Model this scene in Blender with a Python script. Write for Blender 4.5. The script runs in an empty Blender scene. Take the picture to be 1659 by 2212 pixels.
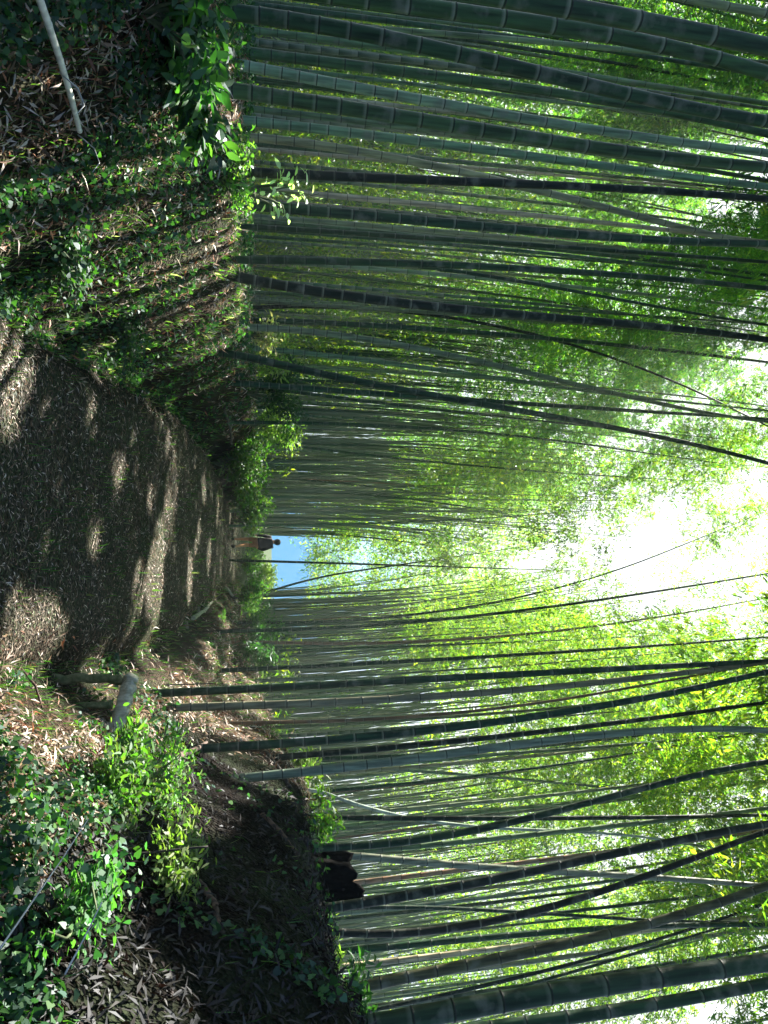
import bpy, math, random
import numpy as np
from mathutils import Vector, Matrix

random.seed(7)
rng = np.random.default_rng(11)
SC = bpy.context.scene
COL = SC.collection
R = math.radians

# ------------------------------------------------------------------ camera, sky, sun, exposure
CZ, PITCH, F = 1.5, R(9.1), 1500.0      # F in units of the 2212 px long side
cp, sp = math.cos(PITCH), math.sin(PITCH)
FWD, UP, RT = np.array([0, cp, sp]), np.array([0, -sp, cp]), np.array([1.0, 0, 0])
cam = bpy.data.cameras.new('camera')
cam.sensor_width = 36
cam.sensor_fit = 'AUTO'
cam.lens = F / 2212 * 36
cam.clip_start = 0.05
cam.clip_end = 6000
co = bpy.data.objects.new('camera', cam)
COL.objects.link(co)
m = Matrix.Identity(4)
for i in range(3):
    m[i][0], m[i][1], m[i][2] = UP[i], -RT[i], -FWD[i]
m[2][3] = CZ
co.matrix_world = m
SC.camera = co

SUN_AZ, SUN_EL = R(-33), R(50)           # azimuth measured from +Y, negative to the left
SC.view_settings.view_transform = 'Standard'
SC.view_settings.look = 'None'
SC.view_settings.gamma = 1
SC.view_settings.exposure = 2.65

w = bpy.data.worlds.new('World')
SC.world = w
w.use_nodes = True
nt = w.node_tree
nt.nodes.clear()
N = nt.nodes.new
L = nt.links.new
out = N('ShaderNodeOutputWorld')
sky = N('ShaderNodeTexSky')
sky.sky_type = 'NISHITA'
sky.sun_disc = False
sky.sun_elevation = SUN_EL
sky.sun_rotation = SUN_AZ
sky.altitude = 1500
sky.air_density = 1.0
sky.dust_density = 0.4
sky.ozone_density = 2.0
bg = N('ShaderNodeBackground')
bg.inputs['Strength'].default_value = 0.05
L(sky.outputs[0], bg.inputs[0])
# bright broken cloud high in the opening ahead
bg2 = N('ShaderNodeBackground')
bg2.inputs[0].default_value = (0.93, 0.97, 1.0, 1)
bg2.inputs[1].default_value = 0.27
tc = N('ShaderNodeTexCoord')
no = N('ShaderNodeTexNoise')
no.inputs['Scale'].default_value = 3.2
no.inputs['Detail'].default_value = 6
L(tc.outputs['Generated'], no.inputs['Vector'])
sep = N('ShaderNodeSeparateXYZ')
L(tc.outputs['Generated'], sep.inputs[0])
mr = N('ShaderNodeMapRange')
mr.inputs['From Min'].default_value = 0.10
mr.inputs['From Max'].default_value = 0.42
L(sep.outputs['Z'], mr.inputs['Value'])
mr2 = N('ShaderNodeMapRange')           # clouds stand ahead, the sky behind is clear
mr2.inputs['From Min'].default_value = 0.0
mr2.inputs['From Max'].default_value = 0.6
L(sep.outputs['Y'], mr2.inputs['Value'])
ad = N('ShaderNodeMath'); ad.operation = 'MULTIPLY_ADD'
ad.inputs[1].default_value = 0.9
L(no.outputs['Fac'], ad.inputs[0]); L(mr.outputs[0], ad.inputs[2])
mr3 = N('ShaderNodeMapRange')
mr3.inputs['From Min'].default_value = 0.62
mr3.inputs['From Max'].default_value = 0.95
L(ad.outputs[0], mr3.inputs['Value'])
mu = N('ShaderNodeMath'); mu.operation = 'MULTIPLY'
# a pale bank lies along the horizon except for one clear gap down the path
def wm(op, a, b):
    n_ = N('ShaderNodeMath'); n_.operation = op
    for i_, v_ in enumerate((a, b)):
        if isinstance(v_, (int, float)): n_.inputs[i_].default_value = v_
        else: L(v_, n_.inputs[i_])
    return n_.outputs[0]
az = wm('ABSOLUTE', wm('SUBTRACT', sep.outputs['X'], 0.07), 0)
bank = N('ShaderNodeMapRange'); bank.inputs['From Min'].default_value = 0.08; bank.inputs['From Max'].default_value = 0.2
L(az, bank.inputs['Value'])
mxx = wm('MAXIMUM', mr3.outputs[0], wm('MULTIPLY', bank.outputs[0], 0.8))
L(mxx, mu.inputs[0]); L(mr2.outputs[0], mu.inputs[1])
# clear blue low in that gap
low = N('ShaderNodeMapRange'); low.inputs['From Min'].default_value = 0.16; low.inputs['From Max'].default_value = 0.05
L(sep.outputs['Z'], low.inputs['Value'])
bg3 = N('ShaderNodeBackground'); bg3.inputs[0].default_value = (0.18, 0.56, 1.0, 1); bg3.inputs[1].default_value = 0.17
mlow = N('ShaderNodeMixShader'); L(low.outputs[0], mlow.inputs[0]); L(bg.outputs[0], mlow.inputs[1]); L(bg3.outputs[0], mlow.inputs[2])
mx = N('ShaderNodeMixShader')
L(mu.outputs[0], mx.inputs[0]); L(mlow.outputs[0], mx.inputs[1]); L(bg2.outputs[0], mx.inputs[2])
L(mx.outputs[0], out.inputs[0])

sl = bpy.data.lights.new('sun', 'SUN')
sl.energy = 5.0
sl.angle = R(0.5)
sl.color = (1.0, 0.95, 0.86)
so = bpy.data.objects.new('sun', sl)
COL.objects.link(so)
sd = Vector((math.sin(SUN_AZ) * math.cos(SUN_EL), math.cos(SUN_AZ) * math.cos(SUN_EL), math.sin(SUN_EL)))
so.rotation_euler = sd.to_track_quat('Z', 'Y').to_euler()
so.location = (-10, 20, 30)

SC.cycles.max_bounces = 6
SC.cycles.diffuse_bounces = 2
SC.cycles.glossy_bounces = 2
SC.cycles.transmission_bounces = 3
SC.cycles.sample_clamp_indirect = 4

# ------------------------------------------------------------------ helpers
def ray(dx, dy):
    d = FWD + (dx - 829.5) / F * UP + (dy - 1106) / F * RT
    return d

def at_depth(dx, dy, y):
    d = ray(dx, dy)
    t = y / d[1]
    return np.array([d[0] * t, y, CZ + d[2] * t])

def sstep(a, b, v):
    t = np.clip((v - a) / (b - a), 0, 1)
    return t * t * (3 - 2 * t)

YK = [-6, 3, 4, 6, 8, 12, 18, 28, 45, 80]
XL = [-1.2, -1.0, -1.03, -1.15, -1.3, -1.55, -1.3, 0.55, 1.6, 3.6]
XR = [0.5, 0.62, 0.75, 1.15, 1.45, 1.9, 2.1, 2.6, 4.4, 8.5]

def bumps(x, y):
    return (np.sin(x * 1.7 + y * 0.9) * np.sin(y * 1.3 - x * 0.6) * 0.5
            + np.sin(x * 4.1 + 1.3 * np.sin(y * 2.2)) * np.sin(y * 3.7 + 0.8) * 0.25
            + np.sin(x * 9.3 + y * 3.1) * np.sin(y * 8.1 - x * 2.7) * 0.12
            + np.sin(x * 21.0 + y * 5) * np.sin(y * 19.0 - x * 6) * 0.05)

def T(x, y):
    x = np.asarray(x, float)
    y = np.asarray(y, float)
    xl = np.interp(y, YK, XL)
    xr = np.interp(y, YK, XR)
    b = bumps(x, y)
    # left bank
    dl = xl - x
    hl = np.interp(y, [0, 5, 12, 25, 50], [1.05, 1.2, 1.0, 0.85, 0.3])
    wl = np.interp(y, [0, 5, 8, 20, 40], [2.0, 1.9, 1.2, 1.1, 2.0])
    zl = hl * (0.25 * sstep(0, 0.5 * wl, dl) + 0.75 * sstep(0.15 * wl, wl, dl)) + 0.10 * b * sstep(0.1, 1.5, dl)
    # right bank: a gentle foot, then a steep cut face up to the crest
    dr = x - xr
    hr = np.interp(y, [0, 5, 9, 15, 25, 50], [1.78, 1.80, 1.78, 1.3, 0.8, 0.3])
    wd = np.interp(y, [0, 5, 9, 15, 30], [1.7, 1.6, 1.8, 2.2, 3.0])
    zr = hr * (0.30 * sstep(0, 0.9, dr) + 0.70 * sstep(0.45 * wd, wd, dr)) + (0.20 * b + 0.05 * np.sin(x * 6.1 + y * 2.3) * np.sin(y * 5.2 - x)) * sstep(0.1, 1.2, dr)
    z = np.where(dl > 0, zl, 0) + np.where(dr > 0, zr, 0)
    dt = np.interp(y, [0, 3.5, 5, 18, 26], [0, 0, 1, 1, 0])
    z = z - 0.20 * dt * (np.exp(-((dl - .22) / .22) ** 2) + np.exp(-((dr - .22) / .25) ** 2))
    z = z + 0.035 * b * (1 - sstep(0, .5, dl)) * (1 - sstep(0, .5, dr))
    z = z - sstep(50, 140, np.hypot(x, y)) * 5
    return z

def onpath(x, y):
    xl = np.interp(y, YK, XL); xr = np.interp(y, YK, XR)
    return sstep(-0.35, 0.25, x - xl) * sstep(-0.35, 0.25, xr - x)

def hit(dx, dy):
    d = ray(dx, dy)
    ts = np.linspace(0.8, 80, 8000)
    P = np.array([0, 0, CZ]) + ts[:, None] * d
    below = P[:, 2] < T(P[:, 0], P[:, 1])
    i = int(np.argmax(below)) if below.any() else len(ts) - 1
    return P[i]

def tag(o, label=None, cat=None, group=None, kind=None):
    if label: o['label'] = label
    if cat: o['category'] = cat
    if group: o['group'] = group
    if kind: o['kind'] = kind
    return o

def link(name, me, mat=None, parent=None):
    o = bpy.data.objects.new(name, me)
    COL.objects.link(o)
    if mat and me is not None and not me.materials: me.materials.append(mat)
    if parent: o.parent = parent
    return o

def empty(name, loc):
    o = bpy.data.objects.new(name, None)
    o.empty_display_size = 0.2
    COL.objects.link(o)
    o.location = loc
    return o

def mesh_np(name, V, polys_n, k, cols=None, smooth=False, attr=None, idx=None):
    """V verts; polys_n polygons of k verts each, consecutive (or idx)."""
    me = bpy.data.meshes.new(name)
    V = np.ascontiguousarray(V, np.float32)
    me.vertices.add(len(V)); me.vertices.foreach_set('co', V.ravel())
    if idx is None: idx = np.arange(polys_n * k)
    idx = np.asarray(idx, np.int32).ravel()
    me.loops.add(len(idx)); me.loops.foreach_set('vertex_index', idx)
    me.polygons.add(polys_n)
    me.polygons.foreach_set('loop_start', np.arange(0, polys_n * k, k, dtype=np.int32))
    me.polygons.foreach_set('loop_total', np.full(polys_n, k, np.int32))
    if smooth: me.polygons.foreach_set('use_smooth', np.ones(polys_n, bool))
    me.update(calc_edges=True)
    if cols is not None:
        a = me.color_attributes.new('Col', 'FLOAT_COLOR', 'POINT')
        c = np.ones((len(V), 4), np.float32); c[:, :3] = cols
        a.data.foreach_set('color', c.ravel())
    if attr is not None:
        a = me.attributes.new('node', 'FLOAT', 'POINT')
        a.data.foreach_set('value', np.ascontiguousarray(attr, np.float32))
    return me

def nrm(v):
    return v / np.maximum(np.linalg.norm(v, axis=-1, keepdims=True), 1e-9)

LANCE = np.array([[0, 0, 0], [0.35, 0.5, 0.05], [1, 0, -0.12], [0.35, -0.5, 0.05]])
LONG = np.array([[0, -0.12, 0], [0.3, -0.5, 0.04], [0.7, -0.38, 0.0], [1, 0, -0.12], [0.7, 0.38, 0.0], [0.3, 0.5, 0.04], [0, 0.12, 0]])
HEART = np.array([[0, 0, 0], [-0.12, -0.3, 0.03], [0.15, -0.52, 0.05], [0.55, -0.36, 0.02], [1, 0, -0.12],
                  [0.55, 0.36, 0.02], [0.15, 0.52, 0.05], [-0.12, 0.3, 0.03]])

def leaves(P, D, Nn, Ln, W, C, tpl):
    D = nrm(D)
    S = nrm(np.cross(Nn, D))
    Nn = np.cross(D, S)
    k = len(tpl)
    V = (P[:, None, :] + D[:, None, :] * (tpl[None, :, 0:1] * Ln[:, None, None])
         + S[:, None, :] * (tpl[None, :, 1:2] * W[:, None, None])
         + Nn[:, None, :] * (tpl[None, :, 2:3] * Ln[:, None, None]))
    return V.reshape(-1, 3), np.repeat(C, k, axis=0), k

def leafmesh(name, P, D, Nn, Ln, W, C, tpl):
    V, c, k = leaves(P, D, Nn, Ln, W, C, tpl)
    return mesh_np(name, V, len(P), k, c)

def tube(pts, rad, sides=8, cap=True):
    """(V, quads idx) sweeping a ring along pts."""
    pts = np.asarray(pts, float); n = len(pts)
    rad = np.broadcast_to(np.asarray(rad, float), (n,))
    tan = nrm(np.gradient(pts, axis=0))
    ref = np.array([0, 0, 1.0]) if abs(tan[0][2]) < 0.8 else np.array([0, 1.0, 0])
    A = nrm(np.cross(tan, ref)); B = np.cross(tan, A)
    th = np.linspace(0, 2 * math.pi, sides, endpoint=False)
    V = pts[:, None] + rad[:, None, None] * (np.cos(th)[None, :, None] * A[:, None] + np.sin(th)[None, :, None] * B[:, None])
    V = V.reshape(-1, 3)
    i = np.arange(n - 1)[:, None] * sides; j = np.arange(sides)[None]; j2 = (j + 1) % sides
    Q = np.stack([i + j, i + j2, i + sides + j2, i + sides + j], -1).reshape(-1, 4)
    if cap:
        c0, c1 = len(V), len(V) + 1
        V = np.vstack([V, pts[0], pts[-1]])
        q0 = np.stack([np.full(sides, c0), (j2)[0], j[0], np.full(sides, c0)], -1)
        e = (n - 1) * sides
        # triangles as degenerate quads are avoided: pair up sides
        h = np.arange(0, sides, 2)
        q0 = np.stack([np.full(len(h), c0), (h + 2) % sides, h + 1, h], -1)
        q1 = np.stack([np.full(len(h), c1), e + h, e + h + 1, e + (h + 2) % sides], -1)
        Q = np.vstack([Q, q0, q1])
    return V, Q

def tubemesh(name, pts, rad, sides=8, smooth=True, rough=0):
    V, Q = tube(pts, rad, sides + sides % 2)
    if rough:
        V = V + nrm(rng.normal(0, 1, V.shape)) * rng.uniform(0, rough, (len(V), 1)) + rough * .8 * np.sin(V[:, [1, 2, 0]] * 90)
    return mesh_np(name, V, len(Q), 4, idx=Q, smooth=smooth)

def join(parts):
    Vs, Qs, off = [], [], 0
    for V, Q in parts:
        Vs.append(V); Qs.append(Q + off); off += len(V)
    return np.vstack(Vs), np.vstack(Qs)

# ------------------------------------------------------------------ materials
def newmat(name):
    mt = bpy.data.materials.new(name)
    mt.use_nodes = True
    mt.node_tree.nodes.clear()
    return mt, mt.node_tree.nodes.new, mt.node_tree.links.new

def leaf_mat(name, trans=(1.5, 1.9, 0.5), tfac=0.5, rough=0.5, usevar=True, gloss=0.06):
    mt, N, L = newmat(name)
    o = N('ShaderNodeOutputMaterial')
    at = N('ShaderNodeAttribute'); at.attribute_name = 'Col'
    oi = N('ShaderNodeObjectInfo')
    hs = N('ShaderNodeHueSaturation')
    L(at.outputs['Color'], hs.inputs['Color'])
    r1 = N('ShaderNodeMapRange'); r1.inputs['To Min'].default_value = 0.7; r1.inputs['To Max'].default_value = 1.35
    L(oi.outputs['Random'], r1.inputs['Value'])
    if usevar: L(r1.outputs[0], hs.inputs['Value'])
    ti = N('ShaderNodeMix'); ti.data_type = 'RGBA'; ti.blend_type = 'MULTIPLY'; ti.inputs[0].default_value = 1
    L(hs.outputs[0], ti.inputs[6]); L(oi.outputs['Color'], ti.inputs[7])
    tm = N('ShaderNodeMix'); tm.data_type = 'RGBA'; tm.blend_type = 'MULTIPLY'; tm.clamp_result = False
    tm.inputs[0].default_value = 1
    L(ti.outputs[2], tm.inputs[6]); tm.inputs[7].default_value = (*trans, 1)
    df = N('ShaderNodeBsdfDiffuse'); L(ti.outputs[2], df.inputs['Color'])
    tr = N('ShaderNodeBsdfTranslucent'); L(tm.outputs[2], tr.inputs['Color'])
    gl = N('ShaderNodeBsdfGlossy'); gl.inputs['Roughness'].default_value = rough
    gl.inputs['Color'].default_value = (0.9, 0.95, 1, 1)
    m1 = N('ShaderNodeMixShader'); m1.inputs[0].default_value = tfac
    L(df.outputs[0], m1.inputs[1]); L(tr.outputs[0], m1.inputs[2])
    m2 = N('ShaderNodeMixShader'); m2.inputs[0].default_value = gloss
    L(m1.outputs[0], m2.inputs[1]); L(gl.outputs[0], m2.inputs[2])
    L(m2.outputs[0], o.inputs[0])
    return mt

M_LEAF = leaf_mat('bamboo_leaf', trans=(3.1, 3.4, 0.9), tfac=0.62)
M_IVY = leaf_mat('ivy_leaf', trans=(1.6, 2.2, 0.6), tfac=0.35, rough=0.5, gloss=0.02, usevar=False)
M_LITTER = leaf_mat('dry_leaf', trans=(1.2, 1, .8), tfac=0.15, rough=0.6, gloss=0.03, usevar=False)
M_BUSH = leaf_mat('shrub_leaf', trans=(1.6, 2.3, 0.6), tfac=0.45, gloss=0.03)

def ground_mat():
    mt, N, L = newmat('forest_floor')
    o = N('ShaderNodeOutputMaterial'); b = N('ShaderNodeBsdfPrincipled')
    b.inputs['Roughness'].default_value = 0.95
    b.inputs['Specular IOR Level'].default_value = 0.08
    at = N('ShaderNodeAttribute'); at.attribute_name = 'Col'
    tc = N('ShaderNodeTexCoord')
    n1 = N('ShaderNodeTexNoise'); n1.inputs['Scale'].default_value = 26; n1.inputs['Detail'].default_value = 8
    n2 = N('ShaderNodeTexNoise'); n2.inputs['Scale'].default_value = 1.6; n2.inputs['Detail'].default_value = 5
    vo = N('ShaderNodeTexVoronoi'); vo.inputs['Scale'].default_value = 42
    for n in (n1, n2, vo): L(tc.outputs['Object'], n.inputs['Vector'])
    r = N('ShaderNodeMapRange'); r.inputs['From Min'].default_value = .3; r.inputs['From Max'].default_value = .7
    r.inputs['To Min'].default_value = 0.35; r.inputs['To Max'].default_value = 1.7
    L(n1.outputs['Fac'], r.inputs['Value'])
    mm = N('ShaderNodeMix'); mm.data_type = 'RGBA'; mm.blend_type = 'MULTIPLY'; mm.inputs[0].default_value = 1
    L(at.outputs['Color'], mm.inputs[6]); L(r.outputs[0], mm.inputs[7])
    g = N('ShaderNodeMapRange'); g.inputs['From Min'].default_value = .45; g.inputs['From Max'].default_value = .65
    g.inputs['To Max'].default_value = 0.55
    L(n2.outputs['Fac'], g.inputs['Value'])
    m3 = N('ShaderNodeMix'); m3.data_type = 'RGBA'
    L(g.outputs[0], m3.inputs[0]); L(mm.outputs[2], m3.inputs[6]); m3.inputs[7].default_value = (0.045, 0.065, 0.03, 1)
    L(m3.outputs[2], b.inputs['Base Color'])
    bp = N('ShaderNodeBump'); bp.inputs['Strength'].default_value = 1.0; bp.inputs['Distance'].default_value = 0.06
    ad = N('ShaderNodeMath'); ad.operation = 'ADD'
    L(n1.outputs['Fac'], ad.inputs[0]); L(vo.outputs['Distance'], ad.inputs[1])
    L(ad.outputs[0], bp.inputs['Height']); L(bp.outputs[0], b.inputs['Normal'])
    L(b.outputs[0], o.inputs[0])
    return mt

def culm_mat():
    mt, N, L = newmat('bamboo_culm')
    o = N('ShaderNodeOutputMaterial'); b = N('ShaderNodeBsdfPrincipled')
    b.inputs['Roughness'].default_value = 0.55
    b.inputs['Specular IOR Level'].default_value = 0.16
    oi = N('ShaderNodeObjectInfo'); tc = N('ShaderNodeTexCoord')
    mp = N('ShaderNodeMapping'); mp.inputs['Scale'].default_value = (30, 30, 2.2)
    L(tc.outputs['Object'], mp.inputs['Vector'])
    n1 = N('ShaderNodeTexNoise'); n1.inputs['Scale'].default_value = 1; n1.inputs['Detail'].default_value = 5
    L(mp.outputs[0], n1.inputs['Vector'])
    r = N('ShaderNodeMapRange'); r.inputs['From Min'].default_value = .3; r.inputs['From Max'].default_value = .7
    r.inputs['To Min'].default_value = 0.4; r.inputs['To Max'].default_value = 1.7
    L(n1.outputs['Fac'], r.inputs['Value'])
    mm = N('ShaderNodeMix'); mm.data_type = 'RGBA'; mm.blend_type = 'MULTIPLY'; mm.inputs[0].default_value = 1
    L(oi.outputs['Color'], mm.inputs[6]); L(r.outputs[0], mm.inputs[7])
    # lichen blotches
    n2 = N('ShaderNodeTexNoise'); n2.inputs['Scale'].default_value = 7; n2.inputs['Detail'].default_value = 6
    L(tc.outputs['Object'], n2.inputs['Vector'])
    g = N('ShaderNodeMapRange'); g.inputs['From Min'].default_value = .54; g.inputs['From Max'].default_value = .68
    g.inputs['To Max'].default_value = .6
    L(n2.outputs['Fac'], g.inputs['Value'])
    m3 = N('ShaderNodeMix'); m3.data_type = 'RGBA'
    L(g.outputs[0], m3.inputs[0]); L(mm.outputs[2], m3.inputs[6]); m3.inputs[7].default_value = (0.12, 0.13, 0.10, 1)
    # node rings: attribute +1 scar ridge (dark), -1 waxy band under it (pale)
    at = N('ShaderNodeAttribute'); at.attribute_name = 'node'
    d1 = N('ShaderNodeMapRange'); L(at.outputs['Fac'], d1.inputs['Value'])
    m4 = N('ShaderNodeMix'); m4.data_type = 'RGBA'
    L(d1.outputs[0], m4.inputs[0]); L(m3.outputs[2], m4.inputs[6]); m4.inputs[7].default_value = (0.012, 0.014, 0.010, 1)
    d2 = N('ShaderNodeMapRange'); d2.inputs['From Min'].default_value = 0; d2.inputs['From Max'].default_value = -1
    d2.inputs['To Max'].default_value = 1
    L(at.outputs['Fac'], d2.inputs['Value'])
    pa = N('ShaderNodeMath'); pa.operation = 'MULTIPLY'; L(d2.outputs[0], pa.inputs[0]); L(oi.outputs['Alpha'], pa.inputs[1])
    m5 = N('ShaderNodeMix'); m5.data_type = 'RGBA'
    L(pa.outputs[0], m5.inputs[0]); L(m4.outputs[2], m5.inputs[6]); m5.inputs[7].default_value = (0.33, 0.36, 0.28, 1)
    L(m5.outputs[2], b.inputs['Base Color'])
    L(b.outputs[0], o.inputs[0])
    return mt

def plain_mat(name, c1, c2, scale=(8, 8, 8), rough=.85, bump=.5, dist=.01):
    mt, N, L = newmat(name)
    o = N('ShaderNodeOutputMaterial'); b = N('ShaderNodeBsdfPrincipled')
    b.inputs['Roughness'].default_value = rough
    tc = N('ShaderNodeTexCoord'); mp = N('ShaderNodeMapping'); mp.inputs['Scale'].default_value = scale
    L(tc.outputs['Object'], mp.inputs['Vector'])
    n = N('ShaderNodeTexNoise'); n.inputs['Scale'].default_value = 1; n.inputs['Detail'].default_value = 7
    L(mp.outputs[0], n.inputs['Vector'])
    cr = N('ShaderNodeMapRange'); cr.inputs['From Min'].default_value = .38; cr.inputs['From Max'].default_value = .62
    L(n.outputs['Fac'], cr.inputs['Value'])
    mx = N('ShaderNodeMix'); mx.data_type = 'RGBA'
    L(cr.outputs[0], mx.inputs[0]); mx.inputs[6].default_value = (*c1, 1); mx.inputs[7].default_value = (*c2, 1)
    L(mx.outputs[2], b.inputs['Base Color'])
    bp = N('ShaderNodeBump'); bp.inputs['Strength'].default_value = bump; bp.inputs['Distance'].default_value = dist
    L(n.outputs['Fac'], bp.inputs['Height']); L(bp.outputs[0], b.inputs['Normal'])
    L(b.outputs[0], o.inputs[0])
    return mt

M_GROUND = ground_mat()
M_CULM = culm_mat()
M_MOSS = plain_mat('mossy_bark', (0.05, 0.075, 0.02), (0.16, 0.17, 0.08), (22, 22, 22), bump=.9, dist=.02)
M_PALEWOOD = plain_mat('weathered_wood', (0.22, 0.23, 0.16), (0.42, 0.43, 0.33), (40, 40, 8), bump=.8)
M_CUTEND = plain_mat('dark_cut_end', (0.012, 0.01, 0.008), (0.06, 0.045, 0.03), (30, 30, 30))
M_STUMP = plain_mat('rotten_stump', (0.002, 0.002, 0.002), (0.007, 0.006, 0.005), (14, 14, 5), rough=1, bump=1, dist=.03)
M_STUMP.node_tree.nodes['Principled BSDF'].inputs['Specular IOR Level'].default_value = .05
M_DRYCULM = plain_mat('dry_bamboo', (0.42, 0.43, 0.36), (0.62, 0.63, 0.55), (30, 30, 4), rough=.5, bump=.2)
M_DARKSTICK = plain_mat('dark_stick', (0.012, 0.01, 0.008), (0.035, 0.028, 0.02), (40, 40, 10))
M_BROWNSTICK = plain_mat('brown_wood', (0.03, 0.016, 0.01), (0.09, 0.05, 0.03), (30, 30, 10))
M_THREAD = plain_mat('pale_stem', (0.35, 0.36, 0.33), (0.5, 0.5, 0.46), (30, 30, 10))
M_TWIG = plain_mat('green_twig', (0.05, 0.07, 0.03), (0.10, 0.12, 0.05), (30, 30, 10))
M_ROCK = plain_mat('rough_stone', (0.09, 0.085, 0.07), (0.22, 0.2, 0.17), (9, 9, 9), bump=1, dist=.02)

# ------------------------------------------------------------------ ground: one sheet
def axis(knots):
    out = []
    for a, b, n in knots: out.append(np.linspace(a, b, n, endpoint=False))
    return np.concatenate(out + [[knots[-1][1]]])
gx = axis([(-3000, -200, 6), (-200, -40, 10), (-40, -8, 40), (-8, -3.5, 60), (-3.5, 4.5, 290), (4.5, 9, 60), (9, 40, 40), (40, 200, 10), (200, 3000, 6)])
gy = axis([(-3000, -60, 5), (-60, -3, 12), (-3, 1, 25), (1, 10, 300), (10, 30, 260), (30, 60, 60), (60, 250, 20), (250, 4000, 8)])
X, Y = np.meshgrid(gx, gy)
Z = T(X, Y)
V = np.stack([X, Y, Z], -1).reshape(-1, 3)
nx, ny = len(gx), len(gy)
ii, jj = np.meshgrid(np.arange(nx - 1), np.arange(ny - 1))
q = (jj * nx + ii).ravel()
Q = np.stack([q, q + 1, q + nx + 1, q + nx], -1)
pf = onpath(X, Y).reshape(-1, 1)
soil = np.array([0.042, 0.030, 0.018]); dirt = np.array([0.064, 0.058, 0.042])
redn = (0.5 + 0.5 * np.sin(X * 3.1 + np.sin(Y * 2.3) * 2).reshape(-1, 1)) * (X.reshape(-1, 1) > 0.5)
soil = soil * (1 - 0.35 * redn) + np.array([0.10, 0.045, 0.022]) * 0.35 * redn
pk_ = (0.5 + 0.5 * np.sin(X * 5.3 + 1.2 * np.sin(Y * 4.1)) * np.sin(Y * 3.3 + X)).reshape(-1, 1) * (X.reshape(-1, 1) > .5)
soil = soil * (1 - .6 * pk_) + np.array([.20, .15, .11]) * .6 * pk_      # paler patches mixed in right of the path
gc = soil * (1 - pf) + dirt * pf
farg = sstep(24, 38, np.hypot(X, Y)).reshape(-1, 1)
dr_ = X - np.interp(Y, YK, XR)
hollow_shade = (sstep(.6, 1.0, dr_) * (1 - sstep(7.5, 10, Y)) * (Y > 0)).reshape(-1, 1)
gc = gc * (1 - .93 * hollow_shade)  # shadow of the right bank hollow darkened into the soil colour
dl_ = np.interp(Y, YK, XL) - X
DIT_SHADE = np.exp(-((dl_ - .2) / .3) ** 2) + np.exp(-((dr_ - .2) / .3) ** 2)
gc = gc * (1 - (.8 * DIT_SHADE * np.interp(Y, [3, 5, 20, 26], [0, 1, 1, 0])).reshape(-1, 1))  # ditch shadow painted into the soil along both path edges
gc = gc * (1 - farg) + np.array([0.03, 0.05, 0.018]) * farg
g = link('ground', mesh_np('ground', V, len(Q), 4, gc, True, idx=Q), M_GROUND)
tag(g, 'trodden earth path between rising leaf covered banks', None, None, 'structure')

# ------------------------------------------------------------------ bamboo
LEAFC = np.array([[0.05, 0.12, 0.014], [0.075, 0.145, 0.016], [0.10, 0.16, 0.018], [0.035, 0.095, 0.016], [0.14, 0.17, 0.022]])

def culm_mesh(name, zs, xs, ys, r0, Ltot, spacing, sides=12, detail=True):
    """culm along a curve given by arrays, with swollen nodes."""
    P = np.stack([xs, ys, zs], -1)
    s = np.concatenate([[0], np.cumsum(np.linalg.norm(np.diff(P, axis=0), axis=1))])
    Lc = s[-1]
    nodes, c = [], 0.04
    while c < Lc - 0.05:
        nodes.append(c)
        k = c / Ltot
        c += spacing * (0.55 + 0.75 * min(1, k * 5) - 0.35 * max(0, k - 0.6)) * random.uniform(0.93, 1.07)
    st, bulge, at = [], [], []
    for nd in nodes:
        h = r0 * 0.22
        if detail:
            for o_, b_, a_ in ((-3.2 * h, 0.985, 0), (-0.9 * h, 1.0, -1.0), (-0.35 * h, 1.05, 0.2), (0, 1.09, 1.0), (0.45 * h, 1.03, 1.0), (0.75 * h, 1.0, 0), (3 * h, .985, 0)):
                st.append(nd + o_); bulge.append(b_); at.append(a_)
        else:
            for o_, b_, a_ in ((-1.0 * h, 1.0, -0.6), (0, 1.07, 1.0), (1.0 * h, 1.0, 0)):
                st.append(nd + o_); bulge.append(b_); at.append(a_)
    st = np.array(st); bulge = np.array(bulge); at = np.array(at)
    keep = (st >= 0) & (st <= Lc)
    st, bulge, at = st[keep], bulge[keep], at[keep]
    o = np.argsort(st); st, bulge, at = st[o], bulge[o], at[o]
    C = np.stack([np.interp(st, s, P[:, i]) for i in range(3)], -1)
    rad = r0 * (1 - 0.9 * (st / Ltot) ** 1.5) * bulge
    V, Q = tube(C, rad, sides)
    A = np.concatenate([np.repeat(at, sides), [0, 0]])
    return mesh_np(name, V, len(Q), 4, smooth=True, attr=A, idx=Q), nodes

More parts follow.
